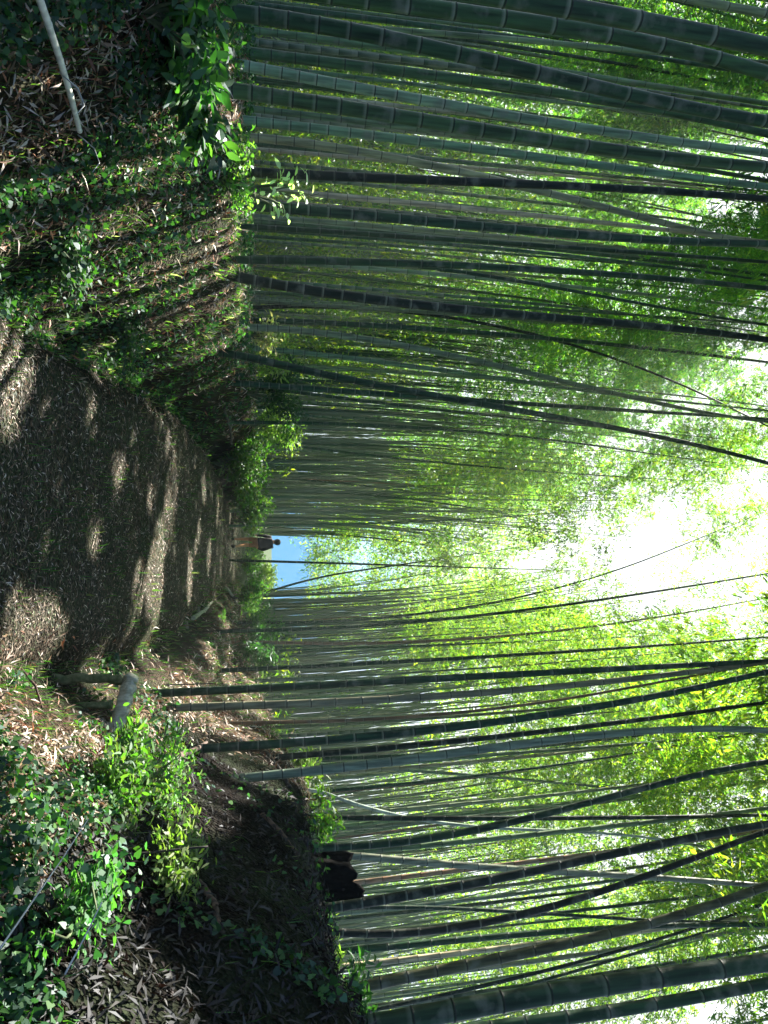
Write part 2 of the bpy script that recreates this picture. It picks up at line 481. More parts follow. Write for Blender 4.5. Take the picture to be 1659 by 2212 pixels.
def foliage_mesh(name, length, radius, nleaf, leafL=0.17, leafW=0.032, droop=0.35, low=0.0):
    """one crown: side branches off a vertical axis, each carrying sprays of leaves."""
    parts = []
    nb = int(length * 6)
    P, D = [], []
    per = max(2, int(nleaf / nb / 6))
    for b in range(nb):
        u = random.random() ** 0.9
        z0 = u * length
        rr = radius * (0.45 + 0.9 * math.sin(math.pi * min(1, 0.15 + 0.8 * u))) * random.uniform(0.5, 1.1)
        a = random.uniform(0, 2 * math.pi)
        up = random.uniform(0.2, 0.9)
        n = 6
        tt = np.linspace(0, 1, n)
        br = np.stack([np.cos(a) * rr * tt, np.sin(a) * rr * tt, z0 + rr * (up * tt - (up + droop) * tt ** 2)], -1)
        br += rng.normal(0, 0.03, br.shape) * tt[:, None]
        parts.append(tube(br, np.linspace(0.006, 0.002, n), 4, cap=False))
        for k in range(per):
            t = random.uniform(0.2, 1.0)
            c = np.array([np.interp(t, tt, br[:, i]) for i in range(3)])
            c = c + rng.normal(0, 0.09 + 0.12 * t, 3)
            base = np.array([math.cos(a), math.sin(a), -0.3]) + rng.normal(0, 0.5, 3)
            for q_ in range(6):
                P.append(c + rng.normal(0, 0.035, 3)); D.append(base + rng.normal(0, 0.55, 3) + np.array([0, 0, -0.25]))
    P = np.array(P); D = np.array(D); n = len(P)
    Nn = rng.normal(0, 0.6, (n, 3)) + np.array([0, 0, 1.0])
    Ln = leafL * rng.uniform(0.6, 1.25, n); W = leafW * rng.uniform(0.7, 1.3, n)
    C = LEAFC[rng.integers(0, len(LEAFC), n)] * rng.uniform(0.75, 1.2, (n, 1))
    Vl, cl, k = leaves(P, D, Nn, Ln, W, C, LANCE)
    Vb, Qb = join(parts)
    V = np.vstack([Vl, Vb]); ql = np.arange(n * 4).reshape(-1, 4)
    cols = np.vstack([cl, np.tile([[0.06, 0.08, 0.03]], (len(Vb), 1))])
    Q = np.vstack([ql, Qb + len(Vl)])
    return mesh_np(name, V, len(Q), 4, cols, idx=Q)

FOL_TALL = [foliage_mesh('foliage', 6.5, 1.0, 3800, 0.14, 0.03) for _ in range(4)]
FOL_MID = [foliage_mesh('foliage', 9.0, 1.15, 6500, 0.13, 0.028) for _ in range(3)]
FOL_FAR = [foliage_mesh('foliage', 9.0, 1.25, 4200, 0.17, 0.038) for _ in range(3)]
for me in FOL_TALL + FOL_MID + FOL_FAR: me.materials.append(M_LEAF)

DK = (0.014, 0.040, 0.018); MD = (0.026, 0.066, 0.028); LT = (0.085, 0.145, 0.075); GR = (0.13, 0.17, 0.11)
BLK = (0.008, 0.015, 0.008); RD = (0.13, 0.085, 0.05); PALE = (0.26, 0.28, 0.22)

def hero(label, diam, wpx, pts, tone, spacing=0.27, height=13, group='bamboos framing the path'):
    y = diam * F / wpx
    P = np.array([at_depth(a, b, y) for a, b in pts])
    z, x = P[:, 2], P[:, 0]
    deg = 3 if len(pts) >= 6 else (2 if len(pts) >= 3 else 1)
    cf = np.polyfit(z, x, deg)
    dcf = np.polyder(cf)
    z0, z1 = z.min(), z.max()
    s0 = float(np.clip(np.polyval(dcf, z0), -0.12, 0.12)); s1 = float(np.polyval(dcf, z1))
    def fx(zz):
        if zz < z0: return np.polyval(cf, z0) + s0 * (zz - z0)
        if zz > z1:
            return np.polyval(cf, z1) + s1 * (zz - z1)
        return np.polyval(cf, zz)
    zb = z0
    while zb > T(fx(zb), y) - 0.08: zb -= 0.05
    while zb < T(fx(zb), y) - 0.15: zb += 0.05
    top = max(height, z1 + 0.5, z1 * 1.05 + 3)
    zs = np.linspace(zb, top, 60)
    xs = np.array([fx(q_) for q_ in zs])
    lean = random.uniform(-0.02, 0.02)
    ys = y + np.maximum(0, zs - z1) * lean
    bx, by = xs[0], y
    root = empty('bamboo', (bx, by, zb))
    me, nd = culm_mesh('culm', zs - zb, xs - bx, ys - by, diam / 2, (top - zb) * 1.08, spacing)
    c = link('culm', me, M_CULM, root)
    k = random.uniform(0.85, 1.15)
    k3 = [k * random.uniform(.82, 1.3), k * random.uniform(.92, 1.1), k * random.uniform(.8, 1.1)]
    c.color = (tone[0] * k3[0], tone[1] * k3[1], tone[2] * k3[2], 0.45 if tone == BLK and wpx > 15 and pts[0][1] > 1500 else random.uniform(.1, .5))
    zf = max(7.0, z1 * 1.05)
    top = max(top, zf + 3)
    ang = math.atan(s1)
    f = link('foliage', random.choice(FOL_TALL), None, root)
    f.location = (fx(zf) - bx, 0, zf - zb)
    f.rotation_euler = (0, ang, 0)
    f.scale = (1, 1, max(0.5, (top - zf + 1.2) / 6.5))
    HFOL.append((f, np.array([fx(zf), y, zf]), ang, top - zf))
    tag(root, label, 'bamboo', group)
    return root

HEROES = [
 ('thick dark bamboo cutting across the upper left corner, nearest of all', 0.110, 45, [(1130,0),(1280,27),(1440,57),(1610,92)], DK, .37),
 ('thick green bamboo with pale jointed rings beside the corner culm', .10, 36, [(780,-5),(885,15),(1000,28),(1265,62),(1450,107),(1650,155)], MD, .30),
 ('thick blackish green bamboo leaning right, third culm from the left edge', 0.100, 33, [(400,15),(625,45),(829,82),(1010,122),(1175,155),(1350,205),(1440,225),(1659,262)], DK, .27),
 ('slim pale grey bamboo just behind the thick blackish leaning culm', 0.060, 13, [(415,40),(829,62),(1080,85),(1280,100)], LT, .3),
 ('green bamboo with a smooth lit edge left of two pale ringed culms', 0.090, 22, [(435,100),(575,120),(829,150),(980,165),(1130,192),(1280,215),(1430,238),(1659,290)], MD, .30),
 ('greyish bamboo with very close dark joints at left', 0.080, 22, [(435,118),(560,155),(700,180),(829,200),(965,218),(1035,235),(1160,262),(1280,285),(1475,307),(1659,330)], GR, .19),
 ('stout mid green bamboo with rusty joints among pale neighbours at left', 0.100, 31, [(480,190),(590,210),(725,232),(855,250),(990,270),(1120,293),(1260,317),(1400,335),(1550,352),(1659,362)], MD, .22),
 ('grey green bamboo with evenly spaced joints right of the rusty jointed culm', 0.080, 20, [(480,252),(615,275),(835,297),(945,310),(1115,330),(1290,355),(1470,385),(1659,402)], LT, .22),
 ('light grey bamboo that slants right and crosses behind the black culm', 0.080, 18, [(430,290),(620,305),(850,335),(975,370),(1080,398),(1240,427),(1300,445),(1430,480),(1500,500),(1659,535)], GR, .25),
 ('nearly black upright bamboo crossed by the slanting grey culm', 0.080, 20, [(480,368),(650,378),(829,385),(1030,393),(1180,400),(1310,405),(1450,415),(1659,430)], BLK, .3),
 ('bamboo with a black foot and grey upper joints beside the sunlit bank', 0.090, 22, [(535,445),(650,450),(829,470),(920,478),(1055,490),(1200,505),(1345,515),(1510,520),(1659,528)], DK, .24),
 ('slim dark bamboo just right of the black footed culm', 0.060, 12, [(530,490),(829,505),(1080,530),(1430,545),(1659,568)], DK, .3),
 ('dark straight bamboo above the left bank where a thinner culm peels away', 0.080, 17, [(525,562),(829,566),(1080,578),(1380,598),(1659,623)], DK, .26),
 ('thin dark bamboo that peels rightwards off the straight dark culm', 0.050, 9, [(530,556),(829,570),(980,583),(1130,608),(1305,643),(1480,673),(1630,698)], DK, .25),
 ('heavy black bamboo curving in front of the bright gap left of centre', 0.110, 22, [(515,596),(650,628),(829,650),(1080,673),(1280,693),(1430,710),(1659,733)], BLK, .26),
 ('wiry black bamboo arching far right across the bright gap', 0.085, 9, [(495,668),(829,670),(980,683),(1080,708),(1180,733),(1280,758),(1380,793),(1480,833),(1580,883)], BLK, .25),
 ('dark bamboo with pale joint ticks at its foot left of centre', 0.110, 13, [(500,690),(829,703),(1080,723),(1280,743),(1430,753),(1659,783)], DK, .22),
 ('grey bamboo bowing right from the pale flowering tuft', 0.110, 15, [(525,708),(680,716),(829,738),(980,768),(1130,808),(1280,838),(1480,880),(1659,912)], LT, .25),
 ('grey green bamboo rising from dark scrub, second left of the bowed pair', 0.110, 12, [(545,752),(829,783),(980,803),(1130,826),(1280,845),(1450,866)], LT, .25),
 ('long dark bamboo that bows right high over the path end', 0.110, 17, [(535,772),(680,800),(829,838),(980,863),(1130,888),(1280,913),(1480,958),(1659,1000)], DK, .25),
 ('straight dark bamboo beside the long bowed culm', 0.110, 13, [(540,830),(829,850),(1080,870),(1350,885),(1659,905)], DK, .25),
 ('thin dark bamboo behind the scrub left of the bright shrub', 0.085, 8, [(585,838),(829,878),(1080,893),(1300,925)], DK, .25),
 ('thin green bamboo above the bright shrub left of the path end', 0.085, 8, [(590,913),(829,920),(1080,938),(1280,962)], DK, .25),
 ('slim brown tinted bamboo rising out of the bright shrub', 0.085, 6, [(620,960),(829,990),(1080,1008),(1330,1030)], MD, .25),
 ('slim grey green bamboo at the left rim of the blue opening', 0.090, 5.5, [(590,1135),(829,1130),(1000,1122),(1150,1112)], LT, .25),
 ('dark thin bamboo standing alone inside the blue opening', 0.090, 5.5, [(560,1212),(700,1216),(829,1220)], DK, .3),
 ('slim bamboo at the right rim of the blue opening, leaning outwards', 0.090, 5, [(590,1275),(680,1250),(760,1235)], MD, .3),
 ('thin bamboo arching over the bright sky right of centre', 0.090, 6.5, [(600,1345),(829,1333),(980,1316),(1130,1291),(1230,1261),(1330,1231),(1430,1196)], DK, .25),
 ('slim bamboo crossing the white sky, longest of the arching ones', 0.090, 8.5, [(600,1362),(829,1345),(1080,1328),(1230,1306),(1380,1281),(1580,1251),(1659,1240)], DK, .25),
 ('reddish brown slender bamboo right of the sky gap', 0.090, 7.5, [(640,1390),(829,1386),(1080,1378),(1230,1358),(1430,1331),(1580,1306)], RD, .25),
 ('straight dark green bamboo behind the pale fern', 0.090, 10, [(655,1440),(829,1431),(1030,1421),(1230,1406),(1480,1391),(1659,1376)], DK, .25),
 ('dark jointed bamboo whose foot stands lowest on the right slope', 0.090, 18, [(460,1491),(650,1483),(829,1473),(1030,1460),(1230,1450),(1430,1441),(1659,1428)], DK, .27),
 ('grey bamboo just behind the lowest footed dark culm', 0.090, 18, [(530,1524),(650,1520),(829,1509),(1030,1499),(1230,1481),(1430,1458),(1659,1430)], GR, .27),
 ('thin rusty black bamboo between two grey culms on the right slope', 0.050, 8, [(625,1558),(829,1556),(1030,1536),(1180,1510),(1300,1500)], RD, .25),
 ('dark bamboo with a hooked foot on the right slope', 0.090, 19, [(560,1608),(650,1606),(829,1586),(1030,1566),(1230,1536),(1430,1501),(1659,1451)], DK, .28),
 ('black bamboo right of the hooked foot culm, bowing left', 0.080, 14, [(650,1631),(829,1618),(1030,1596),(1230,1571),(1430,1551),(1659,1516)], BLK, .27),
 ('grey jointed bamboo on the crest leaning left then straightening', 0.090, 20, [(680,1665),(829,1646),(1030,1620),(1180,1602),(1330,1582),(1430,1578),(1659,1578)], GR, .27),
 ('slim dark bamboo behind the grey crest culm', 0.080, 9, [(700,1640),(829,1632),(1080,1620),(1280,1600),(1659,1546)], DK, .25),
 ('thin bamboo leaning left in the bright foliage at right', 0.050, 7, [(720,1712),(829,1690),(1080,1672),(1230,1651),(1330,1631)], DK, .25),
 ('thin grey bamboo sloping rightwards against the lime foliage', 0.080, 8, [(829,1659),(1080,1681),(1330,1704),(1480,1714),(1659,1738)], LT, .25),
 ('dead upright black bamboo standing straight among crossing culms', 0.070, 12, [(685,1764),(829,1769),(1080,1769),(1330,1764),(1659,1761)], BLK, .27),
 ('green bamboo with pale rings swinging left from the crest', 0.080, 17, [(760,1830),(829,1819),(980,1804),(1080,1785),(1130,1766),(1230,1744),(1330,1719),(1659,1645)], DK, .25),
 ('pale bent bamboo springing from the crest and sagging right', 0.050, 8, [(690,1706),(760,1735),(829,1757),(1010,1782),(1130,1790),(1330,1805),(1430,1812)], PALE, .25),
 ('pale grey bamboo leaning right behind the dark stump', 0.080, 16, [(770,1850),(829,1854),(930,1862),(1030,1872),(1130,1879),(1280,1889),(1430,1896),(1555,1904),(1659,1915)], GR, .28),
 ('black bamboo with pale rings rising right of the stump and leaning left', 0.090, 21, [(730,1958),(829,1944),(910,1929),(1020,1909),(1140,1884),(1270,1854),(1400,1829),(1530,1804),(1659,1779)], BLK, .29),
 ('smooth black bamboo bending left from a curved foot at right', 0.080, 17, [(725,2012),(829,2019),(930,2012),(1030,1994),(1130,1974),(1230,1949),(1330,1914),(1430,1879),(1530,1844),(1659,1794)], BLK, .32),
 ('thin dark bamboo sloping right behind the curved foot culm', 0.050, 9, [(740,1962),(829,1959),(980,1962),(1130,1972),(1280,1979),(1430,1989)], DK, .25),
 ('dark green bamboo straightening as it rises near the right edge', 0.080, 15, [(740,2056),(829,2044),(1030,2029),(1230,2009),(1430,2000),(1659,1999)], DK, .27),
 ('brown mossy bamboo leaning left near the right edge', 0.100, 24, [(725,2146),(829,2118),(1030,2082),(1130,2058),(1255,2034),(1380,1999),(1480,1974),(1580,1939),(1659,1914)], (0.045,0.05,0.028), .3),
 ('thin straight black bamboo beside the brown mossy culm', 0.050, 9, [(720,2199),(829,2176),(1030,2134),(1180,2094),(1330,2059),(1480,2009),(1659,1949)], BLK, .25),
 ('twin thin bamboo alongside the thin straight black culm', 0.050, 8, [(760,2206),(900,2180),(1130,2130),(1330,2074),(1480,2024),(1659,1975)], DK, .25),
 ('very thick dark bamboo crossing the upper right corner region', 0.120, 45, [(829,2212),(980,2181),(1130,2156),(1280,2134),(1430,2109),(1659,2079)], DK, .34),
 ('thick dark bamboo outermost at the right edge', 0.100, 30, [(1100,2215),(1230,2199),(1380,2174),(1530,2149),(1659,2124)], DK, .3),
 ('pale grey bamboo clipping the extreme upper left corner', .09, 24, [(1480,-5),(1560,12),(1659,30)], GR, .3),
]
HFOL = []
for h in HEROES: hero(*h)
HERO_N = len(HEROES)
SHORT = ['corner culm','pale jointed green culm','blackish leaning culm','slim pale culm','smooth lit green culm','close jointed grey culm','rusty jointed stout culm','evenly jointed culm','slanting grey culm','nearly black upright culm','black footed culm','slim dark culm','straight dark culm above the bank','peeling thin culm','heavy black curving culm','wiry arching culm','pale ticked dark culm','bowing grey culm','culm above the scrub','long bowed dark culm','straight culm by the bowed one','thin culm behind the scrub','thin culm over the bright shrub','brown tinted slim culm','culm left of the blue opening','lone culm in the opening','culm right of the blue opening','sky arching thin culm','longest sky crossing culm','reddish slender culm','culm behind the pale fern','lowest footed dark culm','grey culm by the lowest footed','thin rusty culm','hooked foot culm','black left bowing culm','grey crest culm','slim culm behind the crest culm','thin left leaning culm','grey culm on lime foliage','dead upright black culm','pale ringed swinging culm','pale sagging culm','pale grey culm by the stump','pale ringed black culm','curved foot black culm','thin culm behind the curved foot','straightening dark culm','brown mossy culm','thin straight black culm','twin thin culm','very thick right culm','outermost right culm','extreme corner culm']
assert len(SHORT) == HERO_N

# filler bamboos: prototypes, then copies with their parts
PROTO = []
for k in range(7):
    H = random.uniform(13, 16.5)
    lean = random.uniform(0.0, 0.9)
    curve = random.uniform(0.3, 1.8)
    zs = np.linspace(0, H, 26)
    xs = lean * (zs / H) + curve * (zs / H) ** 2.6
    me, _ = culm_mesh('culm', zs, xs, zs * 0 + 0, 0.038, H * 1.05, 0.30, sides=8, detail=False)
    me.materials.append(M_CULM)
    z0 = H * 0.5
    x0 = np.interp(z0, zs, xs); x1 = xs[-1]
    PROTO.append((me, H, (x0, 0, z0), math.atan2(x1 - x0, H - z0)))

def filler(x, y, k, rz, label, group, tone, fol, sc=1.0, fs=1.0):
    me, H, loc, ang = PROTO[k]
    root = empty('bamboo', (x, y, float(T(x, y)) - 0.1))
    root.rotation_euler = (0, 0, rz)
    root.scale = (sc, sc, sc)
    c = link('culm', me, None, root)
    v = random.uniform(0.7, 1.3)
    c.color = (tone[0] * v * random.uniform(.85, 1.35), tone[1] * v, tone[2] * v * random.uniform(.75, 1.1), random.choice([0.05, 0.1, 0.6]))
    f = link('foliage', fol, None, root)
    f.location = loc
    f.rotation_euler = (0, ang, 0)
    zsc = (H - loc[2] + 1.2) / 9.0
    f.scale = (fs, fs, zsc)
    if x < -2: f.color = (.66, .92, 1.1, 1)     # shade of the left grove put into the leaf tint
    tag(root, label, 'bamboo', group)
    return root

def corridor(x, y):
    """free strip over and along the path"""
    xl = np.interp(y, YK, XL); xr = np.interp(y, YK, XR)
    return xl - 1.3 < x < xr + 1.3

placed = []
def spot(x0, x1, y0, y1, mind):
    for _ in range(200):
        y = random.uniform(y0, y1); x = random.uniform(x0, x1)
        if abs(x) > 0.80 * y + 0.5: continue
        if corridor(x, y): continue
        if y > 22 and 0.030 < x / y < 0.118: continue
        if all((x - a) ** 2 + (y - b) ** 2 > mind ** 2 for a, b in placed):
            placed.append((x, y)); return x, y
    return None

ZONES = [
 ('slender bamboo in the shaded crowd just behind the big left culms', 'bamboos crowding the left bank', -11, -3.6, 7.5, 15, 44, .75, (MD, LT, LT, DK)),
 ('slim bamboo far back in the left grove, thin and grey green', 'far bamboos of the left grove', -22, -2.5, 15, 34, 76, .75, (LT, GR, MD)),
 ('slim bamboo in the distant cluster left of the blue opening', 'bamboos by the left of the opening', -7, 1.0, 20, 42, 26, .5, (LT, MD, GR)),
 ('slim bamboo in the distant cluster right of the blue opening', 'bamboos by the right of the opening', 2.5, 9, 18, 42, 28, .5, (LT, GR, MD)),
 ('slender bamboo in the crowd just behind the big right culms', 'bamboos crowding the right bank', 4.2, 11, 8.5, 16, 24, .85, (GR, LT, DK)),
 ('slim bamboo far back in the right grove before lime foliage', 'far bamboos of the right grove', 4, 24, 16, 36, 44, .8, (GR, LT, MD)),
]
def project(p):
    v = np.asarray(p, float) - np.array([0, 0, CZ])
    f_ = v @ FWD
    return 829.5 + F * (v @ UP) / f_, 1106 + F * (v @ RT) / f_
LIT = [(420,380),(480,390),(380,410),(470,480),(330,390),(260,660),(250,560),(430,1150),(490,1180),(500,1100),(410,1250),(340,1290),
       (30,1400),(30,1330),(60,1500),(270,1500),(360,1520),(450,1560),(500,1430),(450,1400),(540,1530),(400,1680),(520,1680),(300,1650),(400,1600),(330,1430),(370,350),(440,420),(520,500),(300,600),(140,340),
       (560,980),(540,1050),(540,1290),(480,740),(180,1650),(380,1470),(500,1520),(400,1560),(330,1490),(460,1440),(510,1480),(300,1270),(20,760),(470,1100),(440,1050),(120,2160),(60,150),(200,120),(420,220),(450,170),(250,400),(180,440),(540,1480),(560,1530),(580,1440),(350,1600),(420,1500),(440,1640),(480,1570),(300,1540),(380,1740),(460,1700),(350,1680),(60,1450),(110,1560),(20,1470),(10,1540),(320,370),(350,440),(410,350),(520,390),(345,1200),(330,1250),(450,1200),(500,1160),(505,1220),(460,360),(500,420),(400,480),(350,520),(500,460),(430,640),(470,690),(190,600),(120,520),(470,1300),(490,1350),(200,1950),(90,1850)]
LITP = [hit(*q_) for q_ in LIT] + [at_depth(270, 1500, 4.1), at_depth(260, 1560, 4.0), at_depth(200, 1470, 4.1), at_depth(560, 1172, 26), at_depth(580, 1000, 19), at_depth(600, 960, 19), at_depth(580, 1075, 23), at_depth(560, 1290, 24), at_depth(590, 915, 17)]
SDN = np.array(sd)
def blocks_sun(P_, r_):
    for q_ in LITP:
        v = P_ - q_
        t = v @ SDN
        if t > 0 and np.linalg.norm(v - t * SDN) < r_: return True
    return False
def crown_blocks(x, y, k, rz, sc):
    me, H, loc, ang = PROTO[k]
    g_ = float(T(x, y))
    for fr in (.1, .3, .5, .7, .9):
        h = loc[2] + (H - loc[2]) * fr
        off = loc[0] + math.tan(ang) * (h - loc[2])
        if blocks_sun(np.array([x + math.cos(rz) * off * sc, y + math.sin(rz) * off * sc, g_ + h * sc]), 1.35): return True
    return False
def crown_in_gap(x, y, k, rz, sc):
    me, H, loc, ang = PROTO[k]
    g_ = float(T(x, y))
    for fr in (.25, .6, 1.0):
        h = loc[2] + (H - loc[2]) * fr
        off = loc[0] + math.tan(ang) * (h - loc[2])
        a, b = project((x + math.cos(rz) * off * sc, y + math.sin(rz) * off * sc, g_ + h * sc))
        mrg = 850 / y
        lo = np.interp(a, [1050, 1150, 1300, 1659], [1190, 1170, 1090, 1040]) - mrg
        hi = np.interp(a, [1050, 1150, 1300, 1659], [1190, 1230, 1280, 1330]) + mrg
        if a > 1000 and lo < b < hi: return True
    return False
for f_, p_, an_, hh_ in HFOL:
    if any(blocks_sun(p_ + np.array([math.tan(an_) * hh_ * q_, 0, hh_ * q_]), 1.1) for q_ in (0, .2, .4, .6, .8, 1)):
        f_.scale = (.7, .7, f_.scale[2])
cnt = 0
FILL = []
for zi, (lab, grp, x0, x1, y0, y1, n, md, tones) in enumerate(ZONES):
    for _ in range(n):
        s = spot(x0, x1, y0, y1, md)
        if not s: continue
        x, y = s
        toward = 0.0 if x < 1.5 else math.pi      # crowns lean over the path
        rz = toward + random.uniform(-0.9, 0.9)
        if zi in (2, 3): rz = toward + random.uniform(-0.5, 0.5)
        k = random.randrange(len(PROTO)); sc = random.uniform(0.85, 1.1)
        for _t in range(14):
            if not crown_in_gap(x, y, k, rz, sc): break
            k = random.randrange(len(PROTO)); rz = random.uniform(0, 2 * math.pi); sc = random.uniform(0.75, 1.05)
        else:
            if random.random() < .93: continue
        tn = random.choice(tones) if random.random() > .09 else random.choice([RD, PALE])
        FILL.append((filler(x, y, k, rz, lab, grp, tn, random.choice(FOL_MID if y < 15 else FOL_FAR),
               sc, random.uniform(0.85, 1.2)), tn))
        cnt += 1
ORD = 'first second third fourth fifth sixth seventh eighth ninth tenth eleventh twelfth thirteenth fourteenth fifteenth sixteenth seventeenth eighteenth nineteenth twentieth'.split()
hx = []
for h_, sn in zip(HEROES, SHORT):
    pts_ = sorted(h_[3])
    hx.append((float(np.interp(700, [a for a, b in pts_], [b for a, b in pts_])), sn))
hx.sort()
TONE = {DK: 'dark green', MD: 'mid green', LT: 'light green', GR: 'grey green', RD: 'reddish brown', PALE: 'pale dry'}
bins = {}
for r_, tn in FILL:
    a, b = project((r_.location.x, r_.location.y, 2.2))
    c_ = [sn for v_, sn in hx if v_ < b]
    bins.setdefault((c_[-1] if c_ else None, TONE[tn]), []).append((b, r_))
for (sn, tn), lst in bins.items():
    lst.sort(key=lambda q_: q_[0])
    for i_, (b, r_) in enumerate(lst):
        o_ = ORD[min(i_, len(ORD) - 1)]
        r_['label'] = f'{o_} {tn} bamboo behind, right of the {sn}' if sn else f'{o_} {tn} bamboo in the grove behind the left corner culms'
print('bamboos', HERO_N + cnt)

# the far grove that nobody could count
def far_grove():
    parts, cols = [], []
    n = 0
    while n < 4200:
        y = random.uniform(24, 66); x = random.uniform(-48, 52)
        if x > 0 and random.random() < .3: continue
        if 0.033 < x / y < 0.108: continue
        if abs(x) > 0.8 * y or abs(x - .07 * y) < 1.5: continue
        H = random.uniform(11, 16); tow = 1 if x < 0.07 * y else -1
        zs = np.linspace(0, H, 7)
        cur = random.uniform(-0.2, 1.6)
        xs = x + tow * cur * (zs / H) ** 2 + random.uniform(-.4, .4) * zs / H
        z0 = float(T(x, y)) - 0.2
        parts.append(tube(np.stack([xs, np.full(7, y), zs + z0], -1), np.linspace(0.045, 0.012, 7), 6, cap=False))
        c = random.choice([LT, GR, GR, (.16, .21, .13), MD])
        if x < -14: c = random.choice([LT, GR, MD, DK])
        cols.append(np.tile([c], (len(parts[-1][0]), 1)))
        n += 1
    V, Q = join(parts)
    return mesh_np('distant_bamboo_culms', V, len(Q), 4, np.vstack(cols), True, idx=Q)
M_FARCULM = leaf_mat('far_culm', tfac=0.0, usevar=False, gloss=.03)
tag(link('distant_bamboo_culms', far_grove(), M_FARCULM), 'dense mass of thin bamboo stems far behind the grove', 'bamboo thicket', None, 'stuff')

def cloud_leaves(name, centres, rad, per, Ln, W, pal, mat, flat=0.6):
    C = np.repeat(np.asarray(centres), per, axis=0)
    R_ = np.repeat(np.asarray(rad), per)[:, None]
    n = len(C)
    d = nrm(rng.normal(0, 1, (n, 3))) * rng.uniform(0.1, 1, (n, 1)) ** 0.5
    P = C + d * R_ * np.array([1, 1, flat])
    D = rng.normal(0, 1, (n, 3)) + np.array([0, 0, -0.5])
    Nn = rng.normal(0, 0.7, (n, 3)) + np.array([0, 0, 1])
    col = pal[rng.integers(0, len(pal), n)] * rng.uniform(0.75, 1.25, (n, 1))
    return leafmesh(name, P, D, Nn, Ln * rng.uniform(.6, 1.3, n), W * rng.uniform(.7, 1.3, n), col, LANCE)

cs, rs = [], []
while len(cs) < 760:
    y = random.uniform(30, 70); x = random.uniform(-56, 60)
    u = x / y
    z = random.uniform(0.5, 17)
    if 0.030 < u < 0.118 and z < 1.5 + 0.07 * y: continue
    if z < 4.5 + .09 * y and random.random() < .88: continue
    if abs(u) > .85: continue
    if -0.10 < u < 0.24 and z > 1.5 + 0.36 * y - abs(u - 0.07) * 0: continue
    cs.append((x, y, z)); rs.append(random.uniform(0.9, 2.0))
fg = link('distant_bamboo_foliage', cloud_leaves('distant_bamboo_foliage', cs, rs, 110, 0.34, 0.10, LEAFC, M_LEAF), M_LEAF)
tag(fg, 'far off wall of feathery bamboo foliage closing the grove', 'bamboo foliage', None, 'stuff')

cs, rs = [], []
while len(cs) < 430:
    y = random.uniform(40, 62); a_ = random.uniform(672, 1290) if len(cs) > 60 else random.uniform(680, 780); b_ = random.uniform(980, 1400)
    lim = 690 + 140 * (abs(b_ - 1195) / 130) * (0 if abs(b_ - 1195) > 130 else -1)
    if a_ > (1230 if b_ < 1180 else 1080) + 60 * math.sin(b_ * .021): continue
    p_ = at_depth(a_, b_, y)
    cs.append(tuple(p_)); rs.append(random.uniform(.9, 1.7))
fg = link('arching_foliage', cloud_leaves('arching_foliage', cs, rs, 100, 0.27, 0.075, LEAFC, M_LEAF), M_LEAF)
tag(fg, 'feathery bamboo tops arching together above the blue opening', 'bamboo foliage', None, 'stuff')
cs, rs = [], []
while len(cs) < 950:
    y = random.uniform(17, 40); x = random.uniform(-30, -5); u = x / y
    if u > -.17 or abs(u) > .85 or y - x * .5 < 22: continue
    z = random.uniform(1.0, 1.5 + .62 * y) if len(cs) < 450 else random.uniform(.8, 6.5)
    if z > 11.5: continue
    cs.append((x, y, z)); rs.append(random.uniform(0.9, 1.6))
fg = link('left_grove_foliage', cloud_leaves('left_grove_foliage', cs, rs, 110, 0.22, 0.05, LEAFC * .6, M_LEAF), M_LEAF)  # darkened palette puts the deep grove shade into the leaf colour
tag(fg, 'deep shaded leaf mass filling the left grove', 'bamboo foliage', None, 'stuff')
cs, rs = [], []
while len(cs) < 200:
    y = random.uniform(24, 52); x = random.uniform(-40, 42); u = x / y
    if -.01 < u < 0.15 or abs(u) > .82: continue
    cs.append((x, y, float(T(x, y)) + random.uniform(.1, 1.8))); rs.append(random.uniform(0.5, 1.3))
fg = link('undergrowth', cloud_leaves('undergrowth', cs, rs, 90, 0.22, 0.07, LEAFC * .8, M_LEAF), M_LEAF)
tag(fg, 'low green undergrowth among the far stems', 'undergrowth', None, 'stuff')

# ------------------------------------------------------------------ ground cover
def tnormal(x, y):
    e = 0.05
    return nrm(np.stack([-(T(x + e, y) - T(x - e, y)) / (2 * e), -(T(x, y + e) - T(x, y - e)) / (2 * e), np.ones_like(x)], -1))

def scatter(n, y0, y1, power=1.0):
    """points over the ground seen by the camera, density falling with distance"""
    u = rng.uniform(0, 1, n)
    y = y0 * (y1 / y0) ** u if power == 1.0 else y0 + (y1 - y0) * u ** power
    x = rng.uniform(-0.85, 0.85, n) * y
    return x, y

def lay(name, x, y, Ln, W, pal, tpl, mat, lift=0.0, tilt=0.35, up=0.0, dark=None):
    n = len(x)
    z = T(x, y)
    Nn = tnormal(x, y) + rng.normal(0, tilt, (n, 3))
    D = rng.normal(0, 1, (n, 3)); D = D - Nn * (np.sum(D * Nn, 1, keepdims=True) / np.sum(Nn * Nn, 1, keepdims=True)); D[:, 2] += up
    P = np.stack([x, y, z + 0.004 + lift * rng.uniform(0, 1, n)], -1)
    col = pal[rng.integers(0, len(pal), n)] * rng.uniform(0.6, 1.3, (n, 1))
    if dark is not None: col = np.where(dark[:, None], col * .06, col)     # shade of the hollow put into the litter colour
    k = np.clip(y / 6, 0.8, 3.0) ** 0.6          # no smaller than can be seen far away
    return leafmesh(name, P, D, Nn, Ln * k * rng.uniform(.5, 1.3, n), W * k * rng.uniform(.6, 1.3, n), col, tpl)

